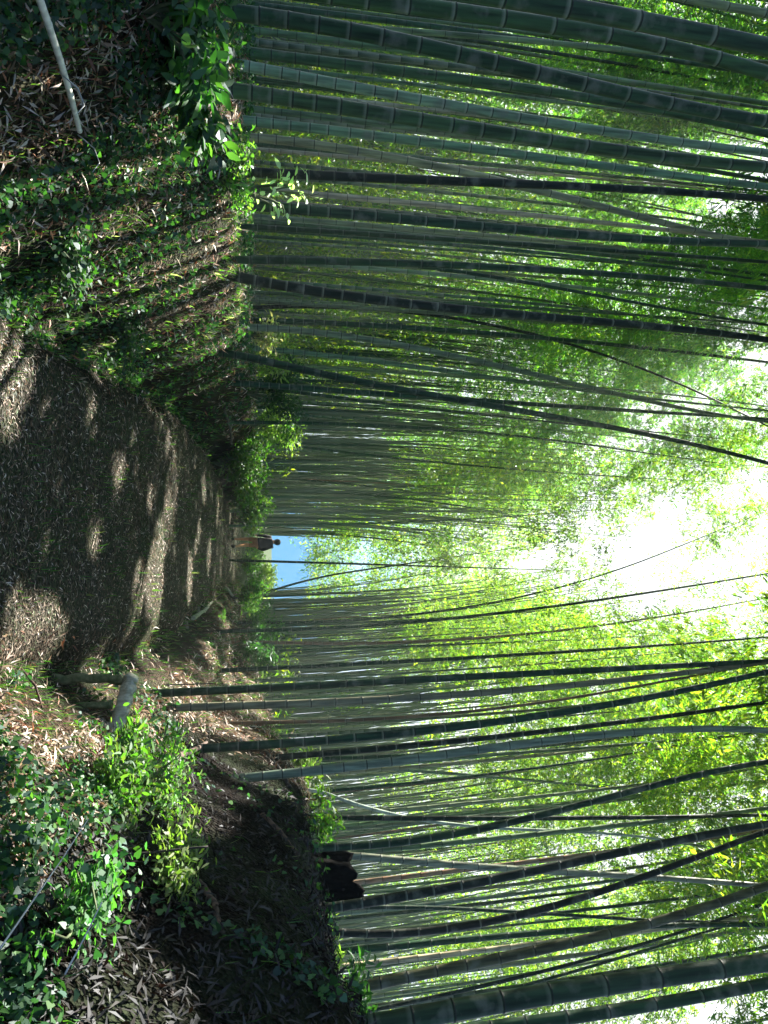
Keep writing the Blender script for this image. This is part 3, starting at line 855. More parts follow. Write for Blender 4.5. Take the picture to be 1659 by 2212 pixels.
PAL_PATH = np.array([[.24, .18, .13], [.34, .26, .20], [.09, .075, .05], [.50, .42, .35], [.17, .10, .065], [.07, .045, .03], [.12, .10, .07], [.09, .13, .05], [.04, .06, .025], [.05, .035, .025]])
x, y = scatter(210000, 2.2, 34)
keep = (onpath(x, y) > rng.uniform(0, 1, len(x)))
o = link('fallen_leaves', lay('fallen_leaves', x[keep], y[keep], .052, .0085, PAL_PATH, LANCE, M_LITTER, .012, .3, .08), M_LITTER)
tag(o, 'thin dry bamboo leaves strewn over the earth path', 'fallen leaves', None, 'stuff')

PAL_BANK = np.array([[.50, .42, .36], [.55, .48, .40], [.24, .16, .09], [.30, .24, .16], [.14, .07, .04], [.22, .09, .04], [.36, .32, .24], [.10, .07, .04]])
x, y = scatter(170000, 1.3, 30)
ed_ = np.minimum(np.abs(np.interp(y, YK, XL) - x - .2), np.abs(x - np.interp(y, YK, XR) - .2))
keep = (onpath(x, y) < rng.uniform(0, 1, len(x))) & ((ed_ > .28) | (y < 4) | (rng.uniform(0, 1, len(x)) < .2)) & (rng.uniform(0, 1, len(x)) < np.where(x > 0, np.where((x - np.interp(y, YK, XR) > .85) & (y < 8) , .6, 1.0), .55))
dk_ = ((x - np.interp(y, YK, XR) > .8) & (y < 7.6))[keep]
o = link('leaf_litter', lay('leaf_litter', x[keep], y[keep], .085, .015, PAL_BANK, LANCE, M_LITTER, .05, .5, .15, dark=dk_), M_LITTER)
tag(o, 'brown and tan leaf litter covering both banks', 'leaf litter', None, 'stuff')

PAL_IVY = np.array([[.020, .060, .022], [.028, .085, .03], [.045, .12, .03], [.018, .05, .03], [.07, .15, .035], [.03, .075, .05]])
def patchy(x, y, s, th):
    v = np.sin(x * s + 1.7 * np.sin(y * s * .7)) * np.sin(y * s * 1.1 + 1.3 * np.sin(x * s * .8)) + .4 * np.sin(x * s * 2.7 + y * s * 1.9)
    return v > th
x, y = scatter(150000, 1.3, 16)
dl = np.interp(y, YK, XL) - x; dr = x - np.interp(y, YK, XR)
keep = ((dl > 0.02) & (rng.uniform(0, 1, len(x)) < .8) & (patchy(x, y, 2.9, -.05))) | ((dr > 0.1) & patchy(x, y, 3.0, .2) & (y < 7.5) & ((dr < .8) | (y < 3.2) | (rng.uniform(0, 1, len(x)) < .12)))
o = link('ground_ivy', lay('ground_ivy', x[keep], y[keep], .04, .034, PAL_IVY, HEART, M_IVY, .13, .7, .1), M_IVY)
tag(o, 'dark glossy ivy carpeting the banks beside the path', 'ivy', None, 'stuff')

def blades(name, x, y, h, wid, pal, bend=.6):
    n = len(x); z = T(x, y)
    a = rng.uniform(0, 2 * math.pi, n)
    hh = h * rng.uniform(.5, 1.2, n) * np.clip(y / 8, 1, 1.8)
    ww = wid * np.clip(y / 6, .8, 3)
    d = np.stack([np.cos(a), np.sin(a), np.zeros(n)], -1)
    s = np.stack([-np.sin(a), np.cos(a), np.zeros(n)], -1)
    P = np.stack([x, y, z], -1)
    b = bend * rng.uniform(.2, 1.3, n)
    Vs = []
    for t, wd in ((0, 1.0), (.5, .8), (1, .08)):
        c = P + d * (b * hh * t * t)[:, None] + np.array([0, 0, 1]) * (hh * (t - .25 * b * t * t))[:, None]
        Vs.append((c - s * (ww * wd * .5)[:, None], c + s * (ww * wd * .5)[:, None]))
    V = np.stack([Vs[0][0], Vs[0][1], Vs[1][1], Vs[1][0], Vs[2][1], Vs[2][0]], 1).reshape(-1, 3)
    bi = np.arange(n)[:, None] * 6
    Q = np.concatenate([bi + np.array([[0, 1, 2, 3]]), bi + np.array([[3, 2, 4, 5]])])
    col = np.repeat(pal[rng.integers(0, len(pal), n)] * rng.uniform(.6, 1.3, (n, 1)), 6, 0)
    return mesh_np(name, V, len(Q), 4, col, idx=Q)
PAL_GRASS = np.array([[.04, .11, .025], [.06, .15, .03], [.09, .16, .04], [.03, .08, .03], [.15, .16, .08]])
x, y = scatter(70000, 1.6, 34)
edge = np.minimum(np.abs(x - np.interp(y, YK, XL)), np.abs(x - np.interp(y, YK, XR)))
pr = np.where(onpath(x, y) > .5, .22 * patchy(x, y, 2.6, .1), np.exp(-edge * 1.1) * .9 + .06 + .12 * ((x < 0) & (y > 4)) + .8 * ((x > 0) & (y > 9.5)))
keep = (rng.uniform(0, 1, len(x)) < pr) & ~((x - np.interp(y, YK, XR) > .6) & (y < 8) & (rng.uniform(0, 1, len(x)) < .85))
o = link('grass', blades('grass', x[keep], y[keep], .10, .007, PAL_GRASS), M_IVY)
tag(o, 'short grass and weeds growing along the path edges', 'grass', None, 'stuff')

n_ = 4000
x = rng.uniform(-3.4, -1.4, n_); y = rng.uniform(4.3, 8.5, n_)
keep = patchy(x, y, 3.1, -.1)
o = link('bright_bank_blades', blades('bright_bank_blades', x[keep], y[keep], .085, .011, np.array([[.10, .20, .04], [.15, .22, .07], [.06, .14, .03], [.05, .12, .03], [.42, .40, .32]]), .9), M_IVY)  # bright blade colours added to lift the sun patches on the bank
tag(o, 'pale and green blades added to brighten the sunlit left bank', 'bright blades', None, 'stuff')
cs, rs = [], []
for n_, (a0, a1), (b0, b1) in ((210, (1180, 1720), (690, 1040)), (60, (1040, 1330), (960, 1180)), (110, (1060, 1720), (1270, 1460)), (42, (1150, 1720), (1040, 1280))):
    for _ in range(n_):
        y = random.uniform(14, 28)
        cs.append(tuple(at_depth(random.uniform(a0, a1), random.uniform(b0, b1), y))); rs.append(random.uniform(.35, 1.0))
fg = link('overhanging_leaves', cloud_leaves('overhanging_leaves', cs, rs, 75, 0.14, 0.032, LEAFC, M_LEAF), M_LEAF)
tag(fg, 'sparse leafy bamboo tips reaching over the bright sky gap', 'bamboo foliage', None, 'stuff')

# unseen leaf clumps added above the frame: they keep the hollow, the near path and the lower banks in shade, with gaps where the sun comes through
cs, rs = [], []
def shade(dx, dy, r_, ex=.3):
    q_ = hit(dx, dy)
    t0 = (1.9 + .86 * q_[1] - q_[2] + r_) / (SDN[2] - .86 * SDN[1])
    c_ = q_ + SDN * (t0 + random.uniform(.3, 2.5))
    for l_ in LITP:
        v = c_ - l_; t = v @ SDN
        if np.linalg.norm(v - t * SDN) < ex + .6 * r_: return
    cs.append(tuple(c_)); rs.append(r_)
for dx in (300, 350, 400, 440, 490, 540, 590, 640, 680):
    for dy in range(1800, 2240, 45):
        shade(dx + random.uniform(-12, 12), dy + random.uniform(-12, 12), random.uniform(.38, .55), .1)
for dx in (560, 620, 660):
    for dy in range(1500, 1800, 40):
        shade(dx + random.uniform(-12, 12), dy, random.uniform(.25, .4), .2)
for _ in range(170):
    shade(random.uniform(0, 420), random.choice([random.uniform(0, 700), random.uniform(1400, 2212), random.uniform(0, 2212)]), random.uniform(.2, .45), .3)
for _ in range(190):
    shade(random.uniform(0, 420), random.uniform(700, 1420), random.uniform(.12, .27), .25)
for _ in range(60):
    shade(random.uniform(180, 440), random.uniform(50, 300), random.uniform(.35, .55))
for _ in range(40):
    shade(random.uniform(200, 470), random.uniform(720, 960), random.uniform(.3, .5))
for _ in range(40):
    shade(random.uniform(180, 330), random.uniform(1320, 1440), random.uniform(.3, .45))
cs = [(c_, r_) for c_, r_ in zip(cs, rs) if project(c_)[0] > 1690 + 0]
rs = [r_ for c_, r_ in cs]; cs = [c_ for c_, r_ in cs]
print('shade clumps', len(cs))
fg = link('canopy_shade_foliage', cloud_leaves('canopy_shade_foliage', cs, rs, 230, 0.17, 0.055, LEAFC, M_LEAF, flat=.8), M_LEAF)  # floating clumps added along sun rays to cast shade
tag(fg, 'unseen leaf clumps added overhead to shade path and banks', 'bamboo foliage', None, 'stuff')

# ------------------------------------------------------------------ shrubs, ferns, plants
def shrub_mesh(r, h, n, Ln, W, pal, tpl=LONG):
    parts = []; P = []; D = []
    nb = 14
    for b in range(nb):
        a = random.uniform(0, 2 * math.pi); k = random.uniform(.4, 1.0)
        tip = np.array([math.cos(a) * r * k, math.sin(a) * r * k, h * random.uniform(.55, 1.05) * (1.15 - .4 * k)])
        tt = np.linspace(0, 1, 6)[:, None]
        br = tip * tt + np.array([0, 0, 1]) * (h * .25 * np.sin(tt * math.pi)) + rng.normal(0, .02, (6, 3)) * tt
        parts.append(tube(br, np.linspace(.012, .003, 6), 4, cap=False))
        m_ = n // nb
        t = rng.uniform(.25, 1.05, m_)
        c = np.stack([np.interp(t, tt[:, 0], br[:, i]) for i in range(3)], -1) + rng.normal(0, .13 * r, (m_, 3))
        P.append(c); D.append(rng.normal(0, .7, (m_, 3)) + np.array([math.cos(a), math.sin(a), .1]))
    P = np.vstack(P); D = np.vstack(D); k = len(P)
    P[:, 2] = np.maximum(P[:, 2], 0.03)
    Nn = rng.normal(0, .5, (k, 3)) + np.array([0, 0, 1])
    col = pal[rng.integers(0, len(pal), k)] * rng.uniform(.7, 1.3, (k, 1))
    lm = leafmesh('foliage', P, D, Nn, Ln * rng.uniform(.6, 1.3, k), W * rng.uniform(.7, 1.2, k), col, tpl)
    V, Q = join(parts)
    return lm, mesh_np('stems', V, len(Q), 4, smooth=True, idx=Q)

PAL_BRIGHT = np.array([[.06, .14, .025], [.08, .18, .03], [.12, .20, .045], [.035, .09, .02], [.10, .12, .04]])
PAL_DARK = np.array([[.03, .08, .025], [.02, .06, .03], [.045, .10, .03]])
PAL_YEL = np.array([[.16, .22, .06], [.22, .26, .09], [.12, .20, .05]])
def shrub(label, cat, dx, dy, ylock, r, h, n, Ln, W, pal, name='shrub', group=None, tpl=LONG):
    if ylock is None:
        p = hit(dx, dy)
    else:
        d = ray(dx, dy); x_ = d[0] / d[1] * ylock
        p = np.array([x_, ylock, 0])
    p[2] = float(T(p[0], p[1]))
    root = empty(name, (p[0], p[1], p[2] - .02))
    lm, sm = shrub_mesh(r, h, n, Ln, W, pal, tpl)
    link('foliage', lm, M_BUSH, root); link('stems', sm, M_TWIG, root)
    tag(root, label, cat, group)
    return root

shrub('bright green leafy shrub at the left end of the path', 'shrub', 520, 1000, 19, 1.0, 1.55, 2600, .14, .05, PAL_BRIGHT, group='shrubs at the path end')
shrub('lime green bush closest to the walker on the left', 'shrub', 520, 1075, 23, 1.0, 1.5, 2200, .15, .055, PAL_BRIGHT, group='shrubs at the path end')
shrub('low green bush between the walker and the lime bush', 'shrub', 520, 1125, 27, .7, 1.15, 1200, .15, .055, PAL_BRIGHT, group='shrubs at the path end')
shrub('pale yellow green shrub over the dark scrub left of the path', 'shrub', 560, 915, 17, .8, 1.5, 1600, .12, .045, PAL_YEL, group='shrubs at the path end')
shrub('dark scrubby bush on the left bank below pale leaves', 'shrub', 520, 850, 15, .9, 1.2, 1700, .11, .04, PAL_DARK, group='shrubs at the path end')
shrub('pale leafed shrub on the left bank crest behind the dark culms', 'shrub', 520, 775, 14, .5, .9, 500, .11, .045, PAL_YEL, group='shrubs at the path end')
shrub('pale pinkish tuft of leaves at the foot of the bowed grey bamboo', 'shrub', 510, 725, 12.5, .4, .6, 420, .09, .04, np.array([[.4, .36, .25], [.35, .38, .2], [.45, .33, .26]]), group='shrubs at the path end')
shrub('bright green shrub right of the blue opening', 'shrub', 530, 1290, 24, .8, 1.15, 1700, .15, .055, PAL_BRIGHT, group='shrubs at the path end')
shrub('small round bush right of the walker in the opening', 'shrub', 530, 1215, 33, .55, .7, 600, .16, .06, PAL_BRIGHT, group='shrubs at the path end')
shrub('dark green shrub against the stems right of the opening', 'shrub', 540, 1345, 21, .8, 1.5, 1300, .13, .045, PAL_DARK, group='shrubs at the path end')
shrub('dark shaded bush left of the pale fern', 'shrub', 545, 1395, 17, .6, 1.1, 900, .12, .04, PAL_DARK, group='shrubs at the path end')
shrub('yellow green bush at the crest beside the grey jointed bamboo', 'shrub', 700, 1680, 10, .5, .55, 700, .10, .035, PAL_YEL, group='plants on the right crest')
shrub('leafy weed on the crest left of the dark stump', 'plant', 700, 1765, 8.5, .42, .45, 520, .09, .035, PAL_BRIGHT, 'plant', 'plants on the right crest')
shrub('leafy weed on the crest right of the dark stump', 'plant', 720, 1990, 8, .4, .35, 480, .13, .014, PAL_BRIGHT, 'plant', 'plants on the right crest', LANCE)
shrub('green and pale weed under the thick corner bamboo at right', 'plant', 740, 2110, 6.5, .4, .35, 520, .10, .03, PAL_YEL, 'plant', 'plants on the right crest')
shrub('tangled dark bush at the far right end of the crest', 'plant', 760, 2180, 5.2, .35, .3, 520, .09, .03, PAL_DARK, 'plant', 'plants on the right crest')
shrub('broad leafed plant with glossy leaves on the left bank crest', 'plant', 440, 190, 3.9, .42, .42, 520, .10, .045, PAL_IVY, 'plant', 'plants on the left bank')
shrub('dark leafy plant overhanging the upper left bank corner', 'plant', 420, 40, 3.4, .42, .4, 600, .10, .04, PAL_IVY, 'plant', 'plants on the left bank')
shrub('pale leafed plant on the sunlit left bank beside the black culm', 'plant', 500, 395, 5.4, .35, .3, 700, .05, .02, PAL_BRIGHT, 'plant', 'plants on the left bank')
shrub('whitish sprig climbing between two dark culms', 'plant', 560, 412, 5.9, .2, .75, 70, .08, .035, np.array([[.5, .55, .45], [.4, .5, .33]]), 'plant', 'plants on the left bank')
shrub('bright green broad plant beside the mossy log rest', 'plant', 190, 1700, None, .38, .32, 1700, .06, .02, PAL_BRIGHT, 'plant', 'plants on the right slope')
shrub('green weed clump on the right slope under the brown debris', 'plant', 300, 1700, None, .42, .28, 1700, .05, .018, PAL_BRIGHT * .8, 'plant', 'plants on the right slope')
shrub('lime tipped plant at the middle of the right slope', 'plant', 330, 1880, None, .32, .22, 1000, .045, .016, PAL_YEL * .7, 'plant', 'plants on the right slope')
shrub('round leafed creeper clump low on the right slope', 'plant', 120, 2010, None, .4, .2, 900, .034, .028, PAL_DARK * 1.5, 'plant', 'plants on the right slope', HEART)
shrub('glossy creeper clump low at the left foreground', 'plant', 120, 560, None, .35, .2, 700, .045, .03, PAL_IVY, 'plant', 'plants on the left bank')
shrub('trailing glossy plant over the left path edge', 'plant', 250, 700, None, .4, .2, 900, .05, .02, PAL_IVY, 'plant', 'plants on the left bank')

def fern(label, p, n, L_, pal, name='fern'):
    root = empty(name, p)
    for i in range(n):
        a = 2 * math.pi * i / n + random.uniform(-.3, .3)
        t = np.linspace(0, 1, 12)
        d = np.array([math.cos(a), math.sin(a), 0])
        c = d * (L_ * .75 * t)[:, None] + np.array([0, 0, 1]) * (L_ * (1.25 * t - .75 * t * t))[:, None]
        P, D = [], []
        s = np.array([-math.sin(a), math.cos(a), 0])
        P.append(c[0]); D.append(c[-1] * 0 + (c[6] - c[0])); Ls = [L_ * .4]; Ws = [.012]
        for j in range(1, 12):
            for sg in (-1, 1):
                P.append(c[j]); D.append(s * sg + d * .5 + np.array([0, 0, .1])); Ls.append(L_ * .32 * math.sin(math.pi * (0.12 + .85 * t[j]))); Ws.append(.022)
        k = len(P)
        col = pal[rng.integers(0, len(pal), k)]
        link('frond', leafmesh('frond', np.array(P), np.array(D), np.tile([[0, 0, 1.]], (k, 1)) + rng.normal(0, .2, (k, 3)), np.array(Ls), np.array(Ws), col, LANCE), M_BUSH, root)
    return root
PAL_PALE = np.array([[.30, .36, .22], [.24, .32, .16], [.36, .40, .28]])
p = hit(545, 1432); tag(fern('fern', p, 11, .62, PAL_PALE), 'sunlit pale fern with spread fronds on the right slope', 'fern')
p = hit(470, 1330); tag(fern('fern', p, 8, .35, PAL_BRIGHT), 'small green fern beside the right edge of the path', 'fern')

shrub('pale sunlit round bush at the right of the blue opening', 'shrub', 560, 1245, 42, 1.0, 1.75, 900, .2, .1, np.array([[.5, .5, .3], [.42, .46, .25]]), group='shrubs at the path end')
shrub('low green bush in the middle of the blue opening', 'shrub', 560, 1205, 38, 1.1, .9, 900, .18, .07, PAL_BRIGHT, group='shrubs at the path end')
shrub('small green bush right beside the walker in the distance', 'shrub', 560, 1185, 44, 1.2, .95, 900, .18, .07, PAL_BRIGHT, group='shrubs at the path end')
# ------------------------------------------------------------------ wood: poles, logs, stumps, sticks
def curve_pts(pts, n=24):
    pts = np.array(pts); t = np.linspace(0, len(pts) - 1, n)
    return np.stack([np.interp(t, range(len(pts)), pts[:, i]) for i in range(3)], -1)

a, b = hit(0, 50), hit(165, 350)
a = a + np.array([0, 0, .16]); b = b + np.array([0, 0, .05])
a = a + (a - b) * .35
Lp = np.linalg.norm(b - a)
zz = np.linspace(0, 1, 30)
pp = a + (b - a) * zz[:, None] + np.array([0, 0, 1]) * (.02 * np.sin(zz * math.pi))[:, None]
root = empty('fallen_bamboo', a)
me, _ = culm_mesh('pole', (pp - a)[:, 2], (pp - a)[:, 0], (pp - a)[:, 1], .0145, Lp * 3, .24)
link('pole', me, M_DRYCULM, root)
for k_ in (.45, .8):
    c = (b - a) * k_
    link('twig', tubemesh('twig', np.array([c, c + [.05, .02, .07], c + [.13, .0, .10], c + [.2, -.05, .08]]), [.004, .003, .0025, .0015], 6), M_THREAD, root)
tag(root, 'pale dry bamboo pole lying across the dark left bank', 'bamboo pole')

def post(label, d0, d1, y, r, group=None):
    a = at_depth(*d0, y); b = at_depth(*d1, y)
    a[2] = min(a[2], float(T(a[0], a[1])) - .05)
    t = np.linspace(0, 1, 14)[:, None]
    P = a + (b - a) * t + rng.normal(0, .006, (14, 3))
    o = link('mossy_post', tubemesh('mossy_post', P - a, r * (1 + .1 * np.sin(np.arange(14) * 1.7)), 14, True, .005), M_MOSS)
    o.location = a
    tag(o, label, 'post', group)
    return b
yb = hit(120, 1470)[1]
t1 = post('thicker mossy post holding up the left end of the short log', (120, 1466), (268, 1466), yb, .036, 'mossy posts under the log')
t2 = post('darker mossy post set back under the right half of the log', (50, 1530), (240, 1522), yb - .10, .028, 'mossy posts under the log')
la = at_depth(286, 1462, yb); lb = at_depth(246, 1583, yb - .22)
t = np.linspace(0, 1, 16)[:, None]
P = la + (lb - la) * t + rng.normal(0, .005, (16, 3))
root = empty('fallen_log', la)
link('bark', tubemesh('bark', P - la, .054 * (1 + .09 * np.sin(np.arange(16) * 2.1)) * np.r_[.8, np.ones(15)], 18, True, .007), M_PALEWOOD, root)
dd = nrm(lb - la)
link('cut_end', tubemesh('cut_end', np.array([(lb - la) + dd * .001, (lb - la) + dd * .006]), [.044, .038], 14), M_CUTEND, root)
tag(root, 'short pale log with a dark hollow end resting on two mossy posts', 'log')
# little moss fringe on the log's upper end belongs to the log
n = 160
P_ = (rng.uniform(0, 1, (n, 1)) * (lb - la) * np.array([1, 1, 1])) + rng.normal(0, .02, (n, 3)) + np.array([0, 0, .04])
link('moss_fringe', leafmesh('moss_fringe', P_, rng.normal(0, .6, (n, 3)) + [0, 0, .8], rng.normal(0, 1, (n, 3)), rng.uniform(.02, .05, n), np.full(n, .005), np.tile([[.25, .3, .12]], (n, 1)), LANCE), M_IVY, root)['kind'] = 'stuff'

def lumpy(name, rx, ry, rz_, seed, amp=.25, seg=40, rings=24, box=.6):
    r_ = np.random.default_rng(seed)
    th = np.linspace(0, 2 * math.pi, seg, endpoint=False); ph = np.linspace(0.02, math.pi - .02, rings)
    TH, PH = np.meshgrid(th, ph)
    d = np.stack([np.sin(PH) * np.cos(TH), np.sin(PH) * np.sin(TH), np.cos(PH)], -1)
    f = np.ones(TH.shape)
    for k in range(1, 7):
        v = r_.normal(0, 1, 3) * k * 1.3; p0 = r_.uniform(0, 6)
        f += amp / k * np.sin(d @ v + p0)
    sq = d / np.maximum(np.abs(d).max(-1, keepdims=True), box)
    Vv = sq * f[..., None] * np.array([rx, ry, rz_]) * .62
    V = Vv.reshape(-1, 3)
    i = np.arange(rings - 1)[:, None] * seg; j = np.arange(seg)[None]; j2 = (j + 1) % seg
    Q = np.stack([i + j, i + seg + j, i + seg + j2, i + j2], -1).reshape(-1, 4)
    return V, Q

def stump(label, cx, cy, y, r, h, tilt, seed):
    """broken stump: flared fluted trunk, jagged hollow top, roots"""
    p = at_depth(cx, cy, y); p[2] = float(T(p[0], p[1])) - .25
    r_ = np.random.default_rng(seed)
    seg = 40; zs = np.concatenate([np.linspace(0, 1, 16), [1.0, .8, .7]]); ins = np.concatenate([np.zeros(16), [.25, .45, .9]])
    th = np.linspace(0, 2 * math.pi, seg, endpoint=False)
    fl = 1 + .12 * np.sin(th * 5 + 1) + .07 * np.sin(th * 9) + r_.normal(0, .015, seg)
    jag = .13 * np.sin(th + 2.2) + .06 * np.sin(th * 3 + .5) + .05 * np.sin(th * 7) + .05 * np.sin(th * 13)
    V = []
    for z, i_ in zip(zs, ins):
        rr = r * (1 + .55 * (1 - z) ** 3) * (fl if i_ < .5 else 1) * (1 - i_)
        zz = h * z * (1 + jag * z)
        V.append(np.stack([rr * np.cos(th), rr * np.sin(th), np.broadcast_to(zz, th.shape)], -1))
    V = np.vstack(V) + r_.normal(0, .006, (len(zs) * seg, 3))
    i = np.arange(len(zs) - 1)[:, None] * seg; j = np.arange(seg)[None]; j2 = (j + 1) % seg
    Q = np.stack([i + j, i + j2, i + seg + j2, i + seg + j], -1).reshape(-1, 4)
    root = empty('tree_stump', p); root.rotation_euler = tilt
    link('trunk', mesh_np('trunk', V, len(Q), 4, smooth=True, idx=Q), M_STUMP, root)
    for k in range(5):
        a = k * 1.256 + .3
        d = np.array([math.cos(a), math.sin(a), 0])
        tt = np.linspace(0, 1, 8)[:, None]
        pts = d * (r * .8 + r * 1.6 * tt) + np.array([0, 0, 1]) * (.16 * (1 - tt) ** 2 - .05) + r_.normal(0, .01, (8, 3))
        link('root', tubemesh('root', pts, np.linspace(.055, .015, 8), 8), M_STUMP, root)
    tag(root, label, 'stump')
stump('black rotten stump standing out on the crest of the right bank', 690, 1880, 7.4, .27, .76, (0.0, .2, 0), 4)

def stick(name, label, pts, rad, mat, cat='stick', group=None):
    pts = np.array(pts); c = curve_pts(pts, 18); c0 = c[0].copy()
    o = link(name, tubemesh(name, c - c0 + rng.normal(0, np.mean(rad) * .15, c.shape), np.linspace(rad[0], rad[1], 18), 8), mat)
    o.location = c0
    tag(o, label, cat, group)
p = hit(350, 1480); stick('thin_stick', 'thin black stick upright below the lowest footed culm', [p - [0, 0, .1], at_depth(460, 1476, p[1])], (.008, .006), M_DARKSTICK)
p = hit(430, 1366); stick('thin_stick', 'thin black stick upright at the right path edge', [p - [0, 0, .1], at_depth(540, 1356, p[1])], (.012, .009), M_DARKSTICK)
p = hit(200, 1853); stick('thin_stick', 'long black sapling stem up the middle of the right slope', [p - [0, 0, .1], at_depth(320, 1842, p[1]), at_depth(450, 1829, p[1])], (.007, .005), M_DARKSTICK)
p0, p1 = hit(10, 2040), hit(185, 1774)
stick('pale_stem', 'longer pale wiry stem slanting across the lower right corner', [at_depth(0, 2049, 1.6), at_depth(135, 1854, 2.1), at_depth(190, 1770, 2.3)], (.0022, .0015), M_THREAD, 'stem', 'pale wiry stems')
stick('pale_stem', 'shorter pale wiry stem above the longer one', [at_depth(140, 2105, 1.9), at_depth(180, 2030, 1.95), at_depth(220, 1949, 2.0)], (.0026, .0018), M_THREAD, 'stem', 'pale wiry stems')
p = hit(350, 1645); q2 = hit(430, 1605)
stick('broken_branch', 'dark broken branch lying on the brown right slope', [p + [0, 0, .02], (p + q2) / 2 + [0, 0, .10], q2 + [0, 0, .08]], (.035, .016), M_BROWNSTICK, 'branch')
p = hit(600, 1640); q2 = hit(640, 1560)
stick('dead_root', 'rusty brown dead root under the hooked foot bamboo', [p, (p + q2) / 2 + [0, 0, .08], q2 + [0, 0, .03]], (.03, .015), M_BROWNSTICK, 'root')
p = hit(480, 880); q2 = hit(500, 960)
stick('broken_branch', 'grey branch lying at the foot of the left bank scrub', [p + [0, 0, .03], (p + q2) / 2 + [0, 0, .06], q2 + [0, 0, .02]], (.03, .02), M_DARKSTICK, 'branch')
for lab_, nm_, c1, c2, r_, mt_ in (
  ('pale broken log edging the right side of the far path', 'edging_log', (486, 1268), (512, 1306), .05, M_PALEWOOD),
  ('grey log lying at the foot of the right bank before the stones', 'edging_log', (412, 1336), (455, 1300), .05, M_PALEWOOD),
  ('bare root crossing the dark hollow of the right bank', 'dead_root', (560, 1760), (640, 1850), .025, M_BROWNSTICK),
  ('reddish root low in the dark hollow near the right edge', 'dead_root', (420, 1905), (468, 2010), .022, M_BROWNSTICK),
  ('black fallen branch at the top of the brown debris', 'broken_branch', (620, 1700), (560, 1610), .03, M_DARKSTICK),
  ('thin brown stick lying across the lower right litter', 'thin_stick', (40, 1440), (90, 1530), .009, M_BROWNSTICK),
  ('brown stick poking from the left bank under the pale pole', 'thin_stick', (60, 300), (190, 420), .009, M_BROWNSTICK)):
    p, q2 = hit(*c1), hit(*c2)
    stick(nm_, lab_, [p + [0, 0, r_ * .6], p * .6 + q2 * .4 + [.02, 0, r_ * .6 + .04], q2 + [0, 0, r_ * .6]], (r_, r_ * .6), mt_, nm_.split('_')[1])
p = hit(425, 1325)
for lab_, (ax, ay), (rx, ry, rz_), sd_ in (('grey flat stone by the right edge of the path', (425, 1322), (.16, .12, .08), 3),
                                ('smaller mossy stone just up the slope from the flat one', (400, 1350), (.12, .10, .07), 9),
                                ('rough brown rock under the crest beside the hooked bamboo', (610, 1480), (.22, .2, .16), 14)):
    p = hit(ax, ay)
    V, Q = lumpy('stone', rx, ry, rz_, sd_, .12)
    o = link('stone', mesh_np('stone', V, len(Q), 4, smooth=True, idx=Q), M_ROCK)
    o.location = p + [0, 0, rz_ * .15]
    tag(o, lab_, 'stone')

# ------------------------------------------------------------------ the walker
def skin_obj(name, verts, edges, radii, mat, parent, sub=2):
    me = bpy.data.meshes.new(name)
    me.from_pydata(verts, edges, [])
    o = link(name, me, mat, parent)
    md = o.modifiers.new('skin', 'SKIN')
    md.use_smooth_shade = True
    for i, r_ in enumerate(radii):
        v = me.skin_vertices[0].data[i]
        v.radius = (r_, r_) if not isinstance(r_, tuple) else r_
        v.use_root = (i == 0)
    s_ = o.modifiers.new('sub', 'SUBSURF'); s_.levels = sub; s_.render_levels = sub
    return o

